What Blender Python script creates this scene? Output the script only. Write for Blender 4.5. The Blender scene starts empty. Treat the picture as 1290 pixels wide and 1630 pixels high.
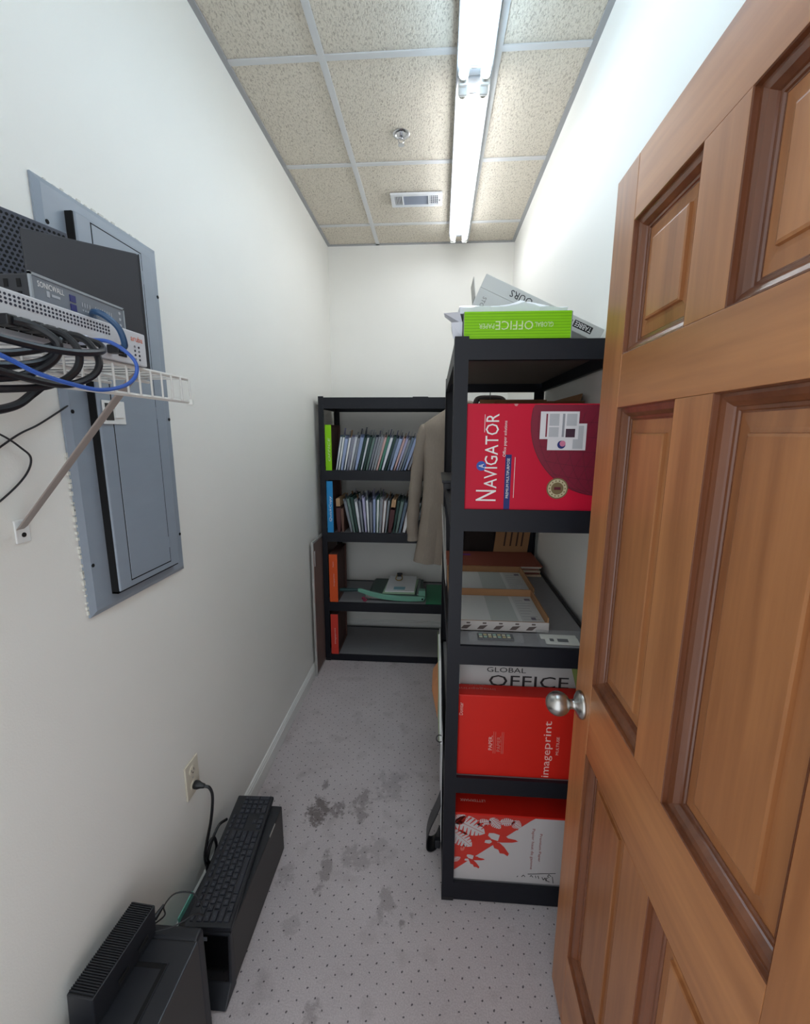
import bpy, bmesh, math, random
from mathutils import Vector, Matrix
random.seed(7)
SC = bpy.context.scene
C = SC.collection
PI = math.pi

# ---------------------------------------------------------------- camera, world, exposure
HC = 1.57
cam = bpy.data.cameras.new('camera'); cam_o = bpy.data.objects.new('camera', cam); C.objects.link(cam_o)
cam.sensor_fit = 'HORIZONTAL'; cam.sensor_width = 36.0; cam.lens = 681.05 / 1290 * 36.0
cam.clip_start = 0.02
R = Matrix(((0.99769633, -0.0161507, 0.06588774), (0.06772137, 0.18011004, -0.98131248), (0.00398184, 0.98351387, 0.18078887)))
cam_o.matrix_world = Matrix.Translation((0, 0, HC)) @ R.to_4x4()
SC.camera = cam_o
w = bpy.data.worlds.new('open_end_fill'); SC.world = w; w.use_nodes = True  # fill light through the open end, added brighter than the adjoining room
w.node_tree.nodes['Background'].inputs[0].default_value = (0.88, 0.94, 1.0, 1)
w.node_tree.nodes['Background'].inputs[1].default_value = 0.85
SC.view_settings.view_transform = 'Standard'; SC.view_settings.look = 'None'
SC.view_settings.gamma = 1.0; SC.view_settings.use_curve_mapping = False
SC.view_settings.exposure = 0.97
TUBE_NEAR = ((0.60, 0.82, 1.0), 6.9)
TUBE_FAR = ((0.93, 0.97, 1.0), 7.5)

# ---------------------------------------------------------------- materials
MATS = {}
def lin(c):
    return tuple((x / 12.92 if x <= 0.04045 else ((x + 0.055) / 1.055) ** 2.4) for x in (v / 255 for v in c))
def mat(name, rgb, rough=0.6, metal=0.0, noise=None, bump=None, emit=None, alpha=None, spec=None, trans=None, coat=None):
    """rgb in sRGB 0-255; noise = (scale, amount, stretch) for colour mottling; bump = (scale, strength)"""
    if name in MATS: return MATS[name]
    m = bpy.data.materials.new(name); m.use_nodes = True; nt = m.node_tree; b = nt.nodes['Principled BSDF']
    col = lin(rgb) + (1,)
    b.inputs['Base Color'].default_value = col; b.inputs['Roughness'].default_value = rough; b.inputs['Metallic'].default_value = metal
    if spec is not None: b.inputs['Specular IOR Level'].default_value = spec
    if trans: b.inputs['Transmission Weight'].default_value = trans
    if coat: b.inputs['Coat Weight'].default_value = coat; b.inputs['Coat Roughness'].default_value = 0.25
    if alpha is not None: b.inputs['Alpha'].default_value = alpha
    if emit: b.inputs['Emission Color'].default_value = emit[0] + (1,); b.inputs['Emission Strength'].default_value = emit[1]
    tc = nt.nodes.new('ShaderNodeTexCoord')
    if noise:
        sc, amt, st = noise
        mp = nt.nodes.new('ShaderNodeMapping'); mp.inputs['Scale'].default_value = st
        nz = nt.nodes.new('ShaderNodeTexNoise'); nz.inputs['Scale'].default_value = sc; nz.inputs['Detail'].default_value = 4
        mx = nt.nodes.new('ShaderNodeMix'); mx.data_type = 'RGBA'
        mx.inputs['A'].default_value = tuple(c * (1 - amt) for c in col[:3]) + (1,)
        mx.inputs['B'].default_value = tuple(min(1, c * (1 + amt)) for c in col[:3]) + (1,)
        nt.links.new(tc.outputs['Object'], mp.inputs[0]); nt.links.new(mp.outputs[0], nz.inputs['Vector'])
        nt.links.new(nz.outputs['Fac'], mx.inputs['Factor']); nt.links.new(mx.outputs['Result'], b.inputs['Base Color'])
    if bump:
        n2 = nt.nodes.new('ShaderNodeTexNoise'); n2.inputs['Scale'].default_value = bump[0]; n2.inputs['Detail'].default_value = 3
        bp = nt.nodes.new('ShaderNodeBump'); bp.inputs['Strength'].default_value = bump[1]; bp.inputs['Distance'].default_value = 0.002
        nt.links.new(tc.outputs['Object'], n2.inputs['Vector']); nt.links.new(n2.outputs['Fac'], bp.inputs['Height'])
        nt.links.new(bp.outputs[0], b.inputs['Normal'])
    MATS[name] = m
    return m

M_wall = mat('cream_paint', (241, 239, 233), 0.55, noise=(3, 0.02, (1, 1, 1)), bump=(260, 0.12))
M_trim = mat('white_trim_paint', (236, 236, 232), 0.4)
M_tbar = mat('grid_enamel', (214, 214, 214), 0.45)
M_black = mat('black_powder_coat', (18, 20, 29), 0.48, bump=(500, 0.06), spec=.35)
M_board = mat('grey_fibreboard', (140, 139, 141), 0.75, noise=(60, 0.08, (1, 1, 1)))
M_under = mat('raw_hardboard', (112, 104, 96), 0.85, noise=(40, 0.08, (1, 1, 1)))
M_panel = mat('grey_enamel', (146, 156, 168), 0.36, noise=(12, 0.05, (1, 1, 3)))
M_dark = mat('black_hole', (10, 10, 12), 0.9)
M_wire = mat('white_vinyl_wire', (214, 212, 208), 0.4)
M_brace = mat('taupe_brace_steel', (158, 148, 142), 0.5)
M_white = mat('white_plastic', (232, 232, 230), 0.4)
M_ivory = mat('ivory_plastic', (216, 208, 190), 0.4)
M_chrome = mat('chrome', (205, 205, 208), 0.15, 1.0)
M_nickel = mat('satin_nickel', (190, 188, 184), 0.28, 1.0)
M_bplast = mat('black_plastic', (32, 34, 40), 0.45, bump=(700, 0.08))
M_gloss = mat('gloss_black_plastic', (14, 14, 16), 0.08)
M_pcside = mat('dark_grey_steel', (54, 52, 51), 0.5, bump=(600, 0.05))
M_rubber = mat('black_rubber', (22, 22, 26), 0.42)
M_paper = mat('white_paper', (232, 233, 234), 0.8)
M_card = mat('kraft_cardboard', (166, 122, 84), 0.85, noise=(30, 0.08, (1, 1, 1)))
M_white_print = mat('white_ink', (240, 238, 236), 0.7)
M_black_print = mat('black_ink', (24, 24, 26), 0.7)

def nodes_mat(name, rough=0.6):
    m = bpy.data.materials.new(name); m.use_nodes = True; nt = m.node_tree
    b = nt.nodes['Principled BSDF']; b.inputs['Roughness'].default_value = rough
    def N(t, **kw):
        n = nt.nodes.new(t)
        for k, v in kw.items(): setattr(n, k, v)
        return n
    return m, nt, b, N, nt.links.new
def math_n(nt, op, a, bval=None, clamp=False):
    n = nt.nodes.new('ShaderNodeMath'); n.operation = op; n.use_clamp = clamp
    for i, v in enumerate((a, bval)):
        if v is None: continue
        if isinstance(v, (int, float)): n.inputs[i].default_value = v
        else: nt.links.new(v, n.inputs[i])
    return n.outputs[0]

def make_carpet():
    m, nt, b, N, L = nodes_mat('mauve_grey_dotted_carpet', 0.95)
    b.inputs['Specular IOR Level'].default_value = 0.1
    tc = N('ShaderNodeTexCoord')
    nz = N('ShaderNodeTexNoise'); nz.inputs['Scale'].default_value = 230; nz.inputs['Detail'].default_value = 4; nz.inputs['Roughness'].default_value = 0.75
    L(tc.outputs['Object'], nz.inputs['Vector'])
    big = N('ShaderNodeTexNoise'); big.inputs['Scale'].default_value = 4.5; big.inputs['Detail'].default_value = 5
    L(tc.outputs['Object'], big.inputs['Vector'])
    base = N('ShaderNodeMix', data_type='RGBA'); base.inputs['A'].default_value = lin((128, 119, 121)) + (1,); base.inputs['B'].default_value = lin((240, 231, 232)) + (1,)
    L(math_n(nt, 'ADD', math_n(nt, 'MULTIPLY', nz.outputs['Fac'], 0.72), math_n(nt, 'MULTIPLY', big.outputs['Fac'], 0.28)), base.inputs['Factor'])
    sep = N('ShaderNodeSeparateXYZ'); L(tc.outputs['Object'], sep.inputs[0])
    jit = N('ShaderNodeTexNoise'); jit.inputs['Scale'].default_value = 22; L(tc.outputs['Object'], jit.inputs['Vector'])
    jx = math_n(nt, 'MULTIPLY', math_n(nt, 'SUBTRACT', jit.outputs['Fac'], 0.5), 0.022)
    # staggered pin dots, 50 mm lattice, turned a little
    ca, sa = math.cos(0.12), math.sin(0.12)
    gx = math_n(nt, 'ADD', math_n(nt, 'ADD', math_n(nt, 'MULTIPLY', sep.outputs[0], ca), math_n(nt, 'MULTIPLY', sep.outputs[1], sa)), jx)
    gy = math_n(nt, 'ADD', math_n(nt, 'SUBTRACT', math_n(nt, 'MULTIPLY', sep.outputs[1], ca), math_n(nt, 'MULTIPLY', sep.outputs[0], sa)), jx)
    dots = None
    for off in (0.0, 0.5):
        u = math_n(nt, 'SUBTRACT', math_n(nt, 'FRACT', math_n(nt, 'ADD', math_n(nt, 'DIVIDE', gx, 0.05), off)), 0.5)
        v = math_n(nt, 'SUBTRACT', math_n(nt, 'FRACT', math_n(nt, 'ADD', math_n(nt, 'DIVIDE', gy, 0.05), off)), 0.5)
        d = math_n(nt, 'SQRT', math_n(nt, 'ADD', math_n(nt, 'MULTIPLY', u, u), math_n(nt, 'MULTIPLY', v, v)))
        k = math_n(nt, 'LESS_THAN', d, 0.050)
        dots = k if dots is None else math_n(nt, 'MAXIMUM', dots, k)
    dm = N('ShaderNodeMix', data_type='RGBA'); dm.inputs['B'].default_value = lin((48, 42, 52)) + (1,)
    L(math_n(nt, 'MULTIPLY', dots, 0.78), dm.inputs['Factor']); L(base.outputs['Result'], dm.inputs['A'])
    # spilt-drink stains with ragged outlines: (x, y, rx, ry, strength)
    sn = N('ShaderNodeTexNoise'); sn.inputs['Scale'].default_value = 24; sn.inputs['Detail'].default_value = 10; sn.inputs['Roughness'].default_value = 0.72
    L(tc.outputs['Object'], sn.inputs['Vector'])
    tot = None
    for (x, y, rx, ry, s) in [(-.465, 1.515, .045, .085, 1.0), (-.39, 1.53, .035, .05, .75), (-.29, 1.56, .045, .085, .55), (-.375, 1.275, .024, .085, .6),
                              (-.27, 1.335, .06, .06, .4), (-.19, 1.37, .04, .06, .3), (-.14, 1.18, .03, .06, .45), (-.17, 1.68, .07, .10, .33),
                              (-.51, 1.25, .03, .05, .35), (-.44, 1.09, .03, .05, .3), (-.31, .89, .025, .03, .45), (-.47, 1.66, .015, .03, .7), (-.08, 1.12, .012, .018, .7), (-.05, 1.14, .012, .02, .5)]:
        dx = math_n(nt, 'DIVIDE', math_n(nt, 'SUBTRACT', sep.outputs[0], x), rx); dy = math_n(nt, 'DIVIDE', math_n(nt, 'SUBTRACT', sep.outputs[1], y), ry)
        d2 = math_n(nt, 'ADD', math_n(nt, 'MULTIPLY', dx, dx), math_n(nt, 'MULTIPLY', dy, dy))
        e = math_n(nt, 'SUBTRACT', 2.05, math_n(nt, 'ADD', math_n(nt, 'MULTIPLY', d2, 0.42), math_n(nt, 'MULTIPLY', sn.outputs['Fac'], 3.2)))
        e = math_n(nt, 'MULTIPLY', math_n(nt, 'MULTIPLY', e, 3.2, True), s)
        tot = e if tot is None else math_n(nt, 'MAXIMUM', tot, e)
    soil = N('ShaderNodeTexNoise'); soil.inputs['Scale'].default_value = 9; soil.inputs['Detail'].default_value = 6
    L(tc.outputs['Object'], soil.inputs['Vector'])
    so = math_n(nt, 'MULTIPLY', math_n(nt, 'SUBTRACT', soil.outputs['Fac'], 0.56, True), 2.2, True)
    tot = math_n(nt, 'MAXIMUM', tot, so)
    st = N('ShaderNodeMix', data_type='RGBA'); st.inputs['B'].default_value = lin((74, 62, 56)) + (1,)
    L(math_n(nt, 'MULTIPLY', tot, 0.70), st.inputs['Factor']); L(dm.outputs['Result'], st.inputs['A'])
    L(st.outputs['Result'], b.inputs['Base Color'])
    bp = N('ShaderNodeBump'); bp.inputs['Strength'].default_value = 0.5; bp.inputs['Distance'].default_value = 0.003
    L(nz.outputs['Fac'], bp.inputs['Height']); L(bp.outputs[0], b.inputs['Normal'])
    return m
M_carpet = make_carpet()

def make_tile():
    m, nt, b, N, L = nodes_mat('fissured_mineral_fibre', 0.95)
    b.inputs['Specular IOR Level'].default_value = 0.1
    tc = N('ShaderNodeTexCoord'); oi = N('ShaderNodeObjectInfo')
    mp = N('ShaderNodeVectorMath', operation='ADD'); sc = N('ShaderNodeVectorMath', operation='SCALE'); sc.inputs[3].default_value = 7.0
    L(oi.outputs['Location'], sc.inputs[0]); L(tc.outputs['Object'], mp.inputs[0]); L(sc.outputs[0], mp.inputs[1])
    mm = N('ShaderNodeMapping'); mm.inputs['Scale'].default_value = (1.0, 0.42, 1.0); mm.inputs['Rotation'].default_value = (0, 0, 0.25); L(mp.outputs[0], mm.inputs[0])
    f = N('ShaderNodeTexNoise'); f.inputs['Scale'].default_value = 190; f.inputs['Detail'].default_value = 3; f.inputs['Distortion'].default_value = 0.8; L(mm.outputs[0], f.inputs['Vector'])
    g = N('ShaderNodeTexNoise'); g.inputs['Scale'].default_value = 420; L(mp.outputs[0], g.inputs['Vector'])
    r = N('ShaderNodeValToRGB'); r.color_ramp.elements[0].position = 0.33; r.color_ramp.elements[1].position = 0.50
    r.color_ramp.elements[0].color = lin((190, 180, 166)) + (1,); r.color_ramp.elements[1].color = lin((230, 222, 208)) + (1,)
    L(f.outputs['Fac'], r.inputs[0])
    sp = N('ShaderNodeMix', data_type='RGBA', blend_type='MULTIPLY'); sp.inputs['B'].default_value = (0.86, 0.84, 0.80, 1)
    L(math_n(nt, 'MULTIPLY', math_n(nt, 'SUBTRACT', g.outputs['Fac'], 0.52, True), 6.0, True), sp.inputs['Factor']); L(r.outputs[0], sp.inputs['A'])
    L(sp.outputs['Result'], b.inputs['Base Color'])
    bp = N('ShaderNodeBump'); bp.inputs['Strength'].default_value = 0.9; bp.inputs['Distance'].default_value = 0.004
    L(f.outputs['Fac'], bp.inputs['Height']); L(bp.outputs[0], b.inputs['Normal'])
    return m
M_tile = make_tile()

def make_wood(name, c1, c2, stretch):
    m, nt, b, N, L = nodes_mat(name, 0.38)
    b.inputs['Coat Weight'].default_value = 0.25; b.inputs['Coat Roughness'].default_value = 0.3
    tc = N('ShaderNodeTexCoord'); oi = N('ShaderNodeObjectInfo')
    ad = N('ShaderNodeVectorMath', operation='ADD'); L(tc.outputs['Object'], ad.inputs[0])
    rv = N('ShaderNodeCombineXYZ'); L(math_n(nt, 'MULTIPLY', oi.outputs['Random'], 9.0), rv.inputs[0]); L(math_n(nt, 'MULTIPLY', oi.outputs['Random'], 5.0), rv.inputs[2]); L(rv.outputs[0], ad.inputs[1])
    mp = N('ShaderNodeMapping'); mp.inputs['Scale'].default_value = stretch; L(ad.outputs[0], mp.inputs[0])
    a = N('ShaderNodeTexNoise'); a.inputs['Scale'].default_value = 9; a.inputs['Detail'].default_value = 8; a.inputs['Distortion'].default_value = 0.5; L(mp.outputs[0], a.inputs['Vector'])
    c = N('ShaderNodeTexNoise'); c.inputs['Scale'].default_value = 70; c.inputs['Detail'].default_value = 3; L(mp.outputs[0], c.inputs['Vector'])
    r = N('ShaderNodeValToRGB'); r.color_ramp.elements[0].position = 0.28; r.color_ramp.elements[1].position = 0.72
    r.color_ramp.elements[0].color = lin(c1) + (1,); r.color_ramp.elements[1].color = lin(c2) + (1,)
    L(math_n(nt, 'ADD', math_n(nt, 'MULTIPLY', a.outputs['Fac'], 0.72), math_n(nt, 'MULTIPLY', c.outputs['Fac'], 0.28)), r.inputs[0])
    L(r.outputs[0], b.inputs['Base Color'])
    return m
W1, W2 = (138, 82, 44), (202, 138, 86)
M_wood_v = make_wood('varnished_wood_upright_grain', W1, W2, (1, 1, 0.07))
M_wood_m = make_wood('dark_wood_moulding', (86, 46, 26), (140, 84, 52), (1, 1, 0.07))  # mouldings in darker wood tones than the stiles and rails
M_wood_m.node_tree.nodes['Principled BSDF'].inputs['Roughness'].default_value = 0.26
M_wood_h = make_wood('varnished_wood_level_grain', W1, W2, (0.07, 0.07, 1))

# ---------------------------------------------------------------- mesh helpers
ORG = {}
class MB:
    def __init__(s): s.v = []; s.f = []; s.mi = []
    def add(s, vs, fs):
        o = len(s.v); s.v += [tuple(v) for v in vs]; s.f += [[i + o for i in f] for f in fs]; return s
    def box(s, x0, x1, y0, y1, z0, z1):
        return s.add([(x0, y0, z0), (x1, y0, z0), (x1, y1, z0), (x0, y1, z0), (x0, y0, z1), (x1, y0, z1), (x1, y1, z1), (x0, y1, z1)],
                     [(0, 3, 2, 1), (4, 5, 6, 7), (0, 1, 5, 4), (1, 2, 6, 5), (2, 3, 7, 6), (3, 0, 4, 7)])
    def frame_box(s, o, ax, ay, az):
        """box spanned by three vectors from corner o"""
        o, ax, ay, az = map(Vector, (o, ax, ay, az))
        vs = [o, o + ax, o + ax + ay, o + ay]; vs += [v + az for v in vs]
        return s.add(vs, [(0, 3, 2, 1), (4, 5, 6, 7), (0, 1, 5, 4), (1, 2, 6, 5), (2, 3, 7, 6), (3, 0, 4, 7)])
    def tube(s, path, r, seg=8, closed=False, cap=True, flat=None):
        P = [Vector(p) for p in path]; n = len(P); o = len(s.v)
        rr = r if isinstance(r, (list, tuple)) else [r] * n
        t = (P[1] - P[0]).normalized(); up = Vector((0, 0, 1)) if abs(t.z) < 0.9 else Vector((1, 0, 0))
        a = t.cross(up).normalized()
        for i in range(n):
            t = (P[min(i + 1, n - 1)] - P[max(i - 1, 0)]).normalized() if not closed else (P[(i + 1) % n] - P[i - 1]).normalized()
            a = (a - t * a.dot(t)).normalized(); b = t.cross(a)
            for k in range(seg):
                th = 2 * PI * k / seg
                q = P[i] + a * (math.cos(th) * rr[i]) + b * (math.sin(th) * rr[i] * (flat or 1))
                s.v.append(tuple(q))
        m = n if closed else n - 1
        for i in range(m):
            for k in range(seg):
                i2 = (i + 1) % n; s.f.append([o + i * seg + k, o + i * seg + (k + 1) % seg, o + i2 * seg + (k + 1) % seg, o + i2 * seg + k])
        if cap and not closed:
            s.f.append([o + k for k in range(seg)][::-1]); s.f.append([o + (n - 1) * seg + k for k in range(seg)])
        return s
    def lathe(s, prof, o, axis, seg=24):
        """prof = [(r, h)] turned about axis from o"""
        axis = Vector(axis).normalized(); o = Vector(o); a = axis.orthogonal().normalized(); b = axis.cross(a); q = len(s.v); n = len(prof)
        for r, h in prof:
            for k in range(seg):
                th = 2 * PI * k / seg; s.v.append(tuple(o + axis * h + (a * math.cos(th) + b * math.sin(th)) * r))
        for i in range(n - 1):
            for k in range(seg): s.f.append([q + i * seg + k, q + i * seg + (k + 1) % seg, q + (i + 1) * seg + (k + 1) % seg, q + (i + 1) * seg + k])
        s.f.append([q + k for k in range(seg)][::-1]); s.f.append([q + (n - 1) * seg + k for k in range(seg)])
        return s
    def prism(s, poly, ex):
        """poly: list of 3D points (flat outline); ex: extrusion vector"""
        n = len(poly); ex = Vector(ex); o = len(s.v)
        s.v += [tuple(p) for p in poly] + [tuple(Vector(p) + ex) for p in poly]
        s.f.append([o + i for i in range(n)][::-1]); s.f.append([o + n + i for i in range(n)])
        for i in range(n): j = (i + 1) % n; s.f.append([o + i, o + j, o + n + j, o + n + i])
        return s
    def mesh(s, name, mt, off=(0, 0, 0), bevel=0, bseg=2, smooth=False):
        me = bpy.data.meshes.new(name); ox, oy, oz = off
        me.from_pydata([(x - ox, y - oy, z - oz) for x, y, z in s.v], [], s.f)
        bm = bmesh.new(); bm.from_mesh(me)
        bmesh.ops.remove_doubles(bm, verts=bm.verts, dist=1e-6)
        bmesh.ops.recalc_face_normals(bm, faces=bm.faces)
        if bevel:
            es = [e for e in bm.edges if len(e.link_faces) == 2 and e.calc_face_angle(0) > 0.5]
            bmesh.ops.bevel(bm, geom=es, offset=bevel, segments=bseg, affect='EDGES', profile=0.5, clamp_overlap=True)
        if smooth:
            for f in bm.faces: f.smooth = True
            for e in bm.edges:
                if len(e.link_faces) == 2 and e.calc_face_angle(0) > 0.7: e.smooth = False
        bm.to_mesh(me); bm.free(); me.materials.append(mt)
        return me

def props(o, label=None, cat=None, group=None, kind=None):
    if label: o['label'] = label
    if cat: o['category'] = cat
    if group: o['group'] = group
    if kind: o['kind'] = kind
    return o
def thing(name, label, cat, loc, group=None, rotz=0, local=False):
    o = bpy.data.objects.new(name, None); C.objects.link(o); o.location = loc; o.rotation_euler = (0, 0, rotz); o.empty_display_size = 0.03
    ORG[o.name] = (0, 0, 0) if local else tuple(loc)
    return props(o, label, cat, group)
def part(name, mb, mt, parent, bevel=0, smooth=False, label=None, kind=None, bseg=2):
    off = ORG[parent.name]; o = bpy.data.objects.new(name, mb.mesh(name, mt, off, bevel, bseg, smooth)); C.objects.link(o); o.parent = parent
    ORG[o.name] = off
    return props(o, label, None, None, kind)
def single(name, mb, mt, loc, label, cat, group=None, bevel=0, smooth=False, bseg=2):
    o = bpy.data.objects.new(name, mb.mesh(name, mt, loc, bevel, bseg, smooth)); C.objects.link(o); o.location = loc; ORG[o.name] = tuple(loc)
    return props(o, label, cat, group)
def struct(name, mb, mt, bevel=0, label=None, loc=(0, 0, 0)):
    o = bpy.data.objects.new(name, mb.mesh(name, mt, loc, bevel)); C.objects.link(o); o.location = loc; ORG[o.name] = tuple(loc)
    return props(o, label, None, None, 'structure')
def inst(name, me, parent, loc, rot=(0, 0, 0), scale=(1, 1, 1)):
    o = bpy.data.objects.new(name, me); C.objects.link(o); o.parent = parent; o.location = loc; o.rotation_euler = rot; o.scale = scale
    return o
def spline(pts, n=8):
    P = [Vector(p) for p in pts]; P = [P[0] * 2 - P[1]] + P + [P[-1] * 2 - P[-2]]; out = []
    for i in range(1, len(P) - 2):
        for k in range(n):
            t = k / n; a, b, c, d = P[i - 1:i + 3]
            out.append(0.5 * ((2 * b) + (c - a) * t + (2 * a - 5 * b + 4 * c - d) * t * t + (3 * b - a - 3 * c + d) * t ** 3))
    out.append(P[-2]); return out
def text(body, center, right, up, wd, ht, mt, parent, name='lettering', lift=0.0006, shear=0.0):
    """flat print fitted to a wd x ht rectangle on a face"""
    cu = bpy.data.curves.new('t', 'FONT'); cu.body = body; cu.resolution_u = 2; cu.shear = shear
    to = bpy.data.objects.new('t', cu); C.objects.link(to)
    me = bpy.data.meshes.new_from_object(to.evaluated_get(bpy.context.evaluated_depsgraph_get()))
    bpy.data.objects.remove(to); bpy.data.curves.remove(cu)
    xs = [v.co.x for v in me.vertices]; ys = [v.co.y for v in me.vertices]
    x0, x1, y0, y1 = min(xs), max(xs), min(ys), max(ys); r = Vector(right).normalized(); u = Vector(up).normalized(); n = r.cross(u)
    off = Vector(ORG[parent.name]); c = Vector(center)
    for v in me.vertices:
        a = ((v.co.x - x0) / (x1 - x0) - 0.5) * wd; b = ((v.co.y - y0) / max(1e-6, y1 - y0) - 0.5) * ht
        v.co = c + r * a + u * b + n * lift - off
    me.name = name; me.materials.clear(); me.materials.append(mt)
    o = bpy.data.objects.new(name, me); C.objects.link(o); o.parent = parent; ORG[o.name] = ORG[parent.name]
    return o
def pad(mb, poly, normal, t=0.0003):
    mb.prism(poly, Vector(normal) * t); return mb

# ---------------------------------------------------------------- the room
XL, XR, YB, ZC, YF = -0.766, 0.523, 3.235, 2.854, -0.5
struct('floor', MB().box(XL - .1, XR + .1, YF, YB + .1, -.08, 0), M_carpet, label='mauve grey carpet with dark pin dots and brown stains')
struct('wall_left', MB().box(XL - .1, XL, YF, YB + .1, 0, ZC + .12), M_wall)
struct('wall_right', MB().box(XR, XR + .1, YF, YB + .1, 0, ZC + .12), M_wall)
struct('wall_back', MB().box(XL, XR, YB, YB + .1, 0, ZC + .12), M_wall)
def base_profile(axis, w0, a0, a1, sgn):
    """stepped baseboard; w0 = wall plane, sgn = into the room"""
    pr = [(0, 0), (.013, 0), (.013, .062), (.010, .066), (.010, .074), (.006, .078), (.006, .084), (0, .088)]
    if axis == 'y': return MB().prism([(w0 + sgn * d, a0, z) for d, z in pr], (0, a1 - a0, 0))
    return MB().prism([(a0, w0 + sgn * d, z) for d, z in pr], (a1 - a0, 0, 0))
struct('baseboard_left', base_profile('y', XL, YF, YB, 1), M_trim)
struct('baseboard_right', base_profile('y', XR, YF, YB, -1), M_trim)
struct('baseboard_back', base_profile('x', YB, XL + .014, XR - .014, -1), M_trim)
# hinge-side return of the doorway wall
struct('wall_front', MB().box(.372, XR, .10, .235, 0, ZC), M_wall)

# suspended ceiling
ceil = struct('ceiling', MB().box(XL, XR, YF, YB, ZC + .03, ZC + .12), M_tbar, label='suspended ceiling of beige fissured tiles')
xs = [XL, -.413, .197, XR]

ys = [YF, -.10, .51, 1.12, 1.727, 2.332, 2.942, YB]
B = .012
tcache = {}
for i in range(3):
    for j in range(len(ys) - 1):
        x0, x1, y0, y1 = xs[i] + .004, xs[i + 1] - .004, ys[j] + .004, ys[j + 1] - .004
        key = (round(x1 - x0, 3), round(y1 - y0, 3))
        if key not in tcache:
            a, b = key[0] / 2, key[1] / 2
            tcache[key] = MB().box(-a, a, -b, b, 0, .016).mesh('ceiling_tile', M_tile, bevel=.002, bseg=1)
        inst('ceiling_tile', tcache[key], ceil, ((x0 + x1) / 2, (y0 + y1) / 2, ZC + .004))
for x in xs[1:3]: part('grid_bar', MB().box(x - B, x + B, YF, YB, ZC - .002, ZC + .003).box(x - .002, x + .002, YF, YB, ZC + .002, ZC + .03), M_tbar, ceil)
for y in ys[1:-1]:
    for i in range(3): part('grid_bar', MB().box(xs[i] + B, xs[i + 1] - B, y - B, y + B, ZC - .0015, ZC + .003), M_tbar, ceil)
M_angle = mat('wall_angle_enamel', (168, 168, 170), 0.5)
part('wall_angle', MB().box(XL, XL + .02, YF, YB, ZC - .002, ZC + .003), M_angle, ceil)
part('wall_angle', MB().box(XR - .02, XR, YF, YB, ZC - .002, ZC + .003), M_angle, ceil)
part('wall_angle', MB().box(XL + .02, XR - .02, YB - .02, YB, ZC - .002, ZC + .003), M_angle, ceil)

# ---------------------------------------------------------------- six-panel door, standing open
DA = Vector((.362, .996, 0)); DU = Vector((-.0243, -.9997, 0)).normalized(); DN = Vector((-DU.y, DU.x, 0))   # DU runs from latch edge to hinge edge
if DN.x > 0: DN = -DN
DW, DB, DT, TH = .73, .035, 2.067, .035
def dp(u, z, n=0.0): return DA + DU * u + Vector((0, 0, z)) + DN * n       # n > 0 is proud of the seen face
door = bpy.data.objects.new('door_1', None); C.objects.link(door); door.location = (dp(DW, 0, -TH / 2).x, dp(DW, 0, -TH / 2).y, DB)
props(door, 'brown varnished six-panel wooden door standing open', None, None, 'structure'); ORG[door.name] = tuple(door.location)
def dbox(u0, u1, z0, z1, n0, n1): return MB().frame_box(dp(u0, z0, n0), DU * (u1 - u0), DN * (n1 - n0), Vector((0, 0, z1 - z0)))
U = [0, .1, .317, .41, .63, DW]; ZR = [DB, .258, .845, 1.018, 1.622, 1.722, 1.957, DT]
part('stile', dbox(0, U[1], DB, DT, -TH, 0), M_wood_v, door, bevel=.0012)
part('stile', dbox(U[4], DW, DB, DT, -TH, 0), M_wood_v, door, bevel=.0012)
for a in (0, 2, 4, 6): part('rail', dbox(U[1] + .0004, U[4] - .0004, ZR[a], ZR[a + 1], -TH, -.0003), M_wood_h, door, bevel=.0008)
for a in (1, 3, 5): part('mullion', dbox(U[2], U[3], ZR[a] + .0004, ZR[a + 1] - .0004, -TH, -.0002), M_wood_v, door, bevel=.0008)
def ring(u0, u1, z0, z1, prof):
    """mitred moulding: prof = [(inset, n)] swept round a rectangle"""
    mb = MB(); n = len(prof); vs = []
    for ins, h in prof: vs += [dp(u0 + ins, z0 + ins, h), dp(u1 - ins, z0 + ins, h), dp(u1 - ins, z1 - ins, h), dp(u0 + ins, z1 - ins, h)]
    fs = []
    for i in range(n - 1):
        for k in range(4): fs.append((i * 4 + k, i * 4 + (k + 1) % 4, (i + 1) * 4 + (k + 1) % 4, (i + 1) * 4 + k))
    for k in range(4): fs.append(((n - 1) * 4 + k, (n - 1) * 4 + (k + 1) % 4, (k + 1) % 4, k))
    return mb.add(vs, fs)
STICK = [(0, -.0002), (.0015, -.0015), (.0022, -.0075), (.006, -.0080), (.012, -.0105), (.0175, -.0165), (.0185, -.0190), (.0225, -.0194), (.024, -.0215), (.026, -.0216), (.026, -.031), (0, -.031)]
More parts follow.
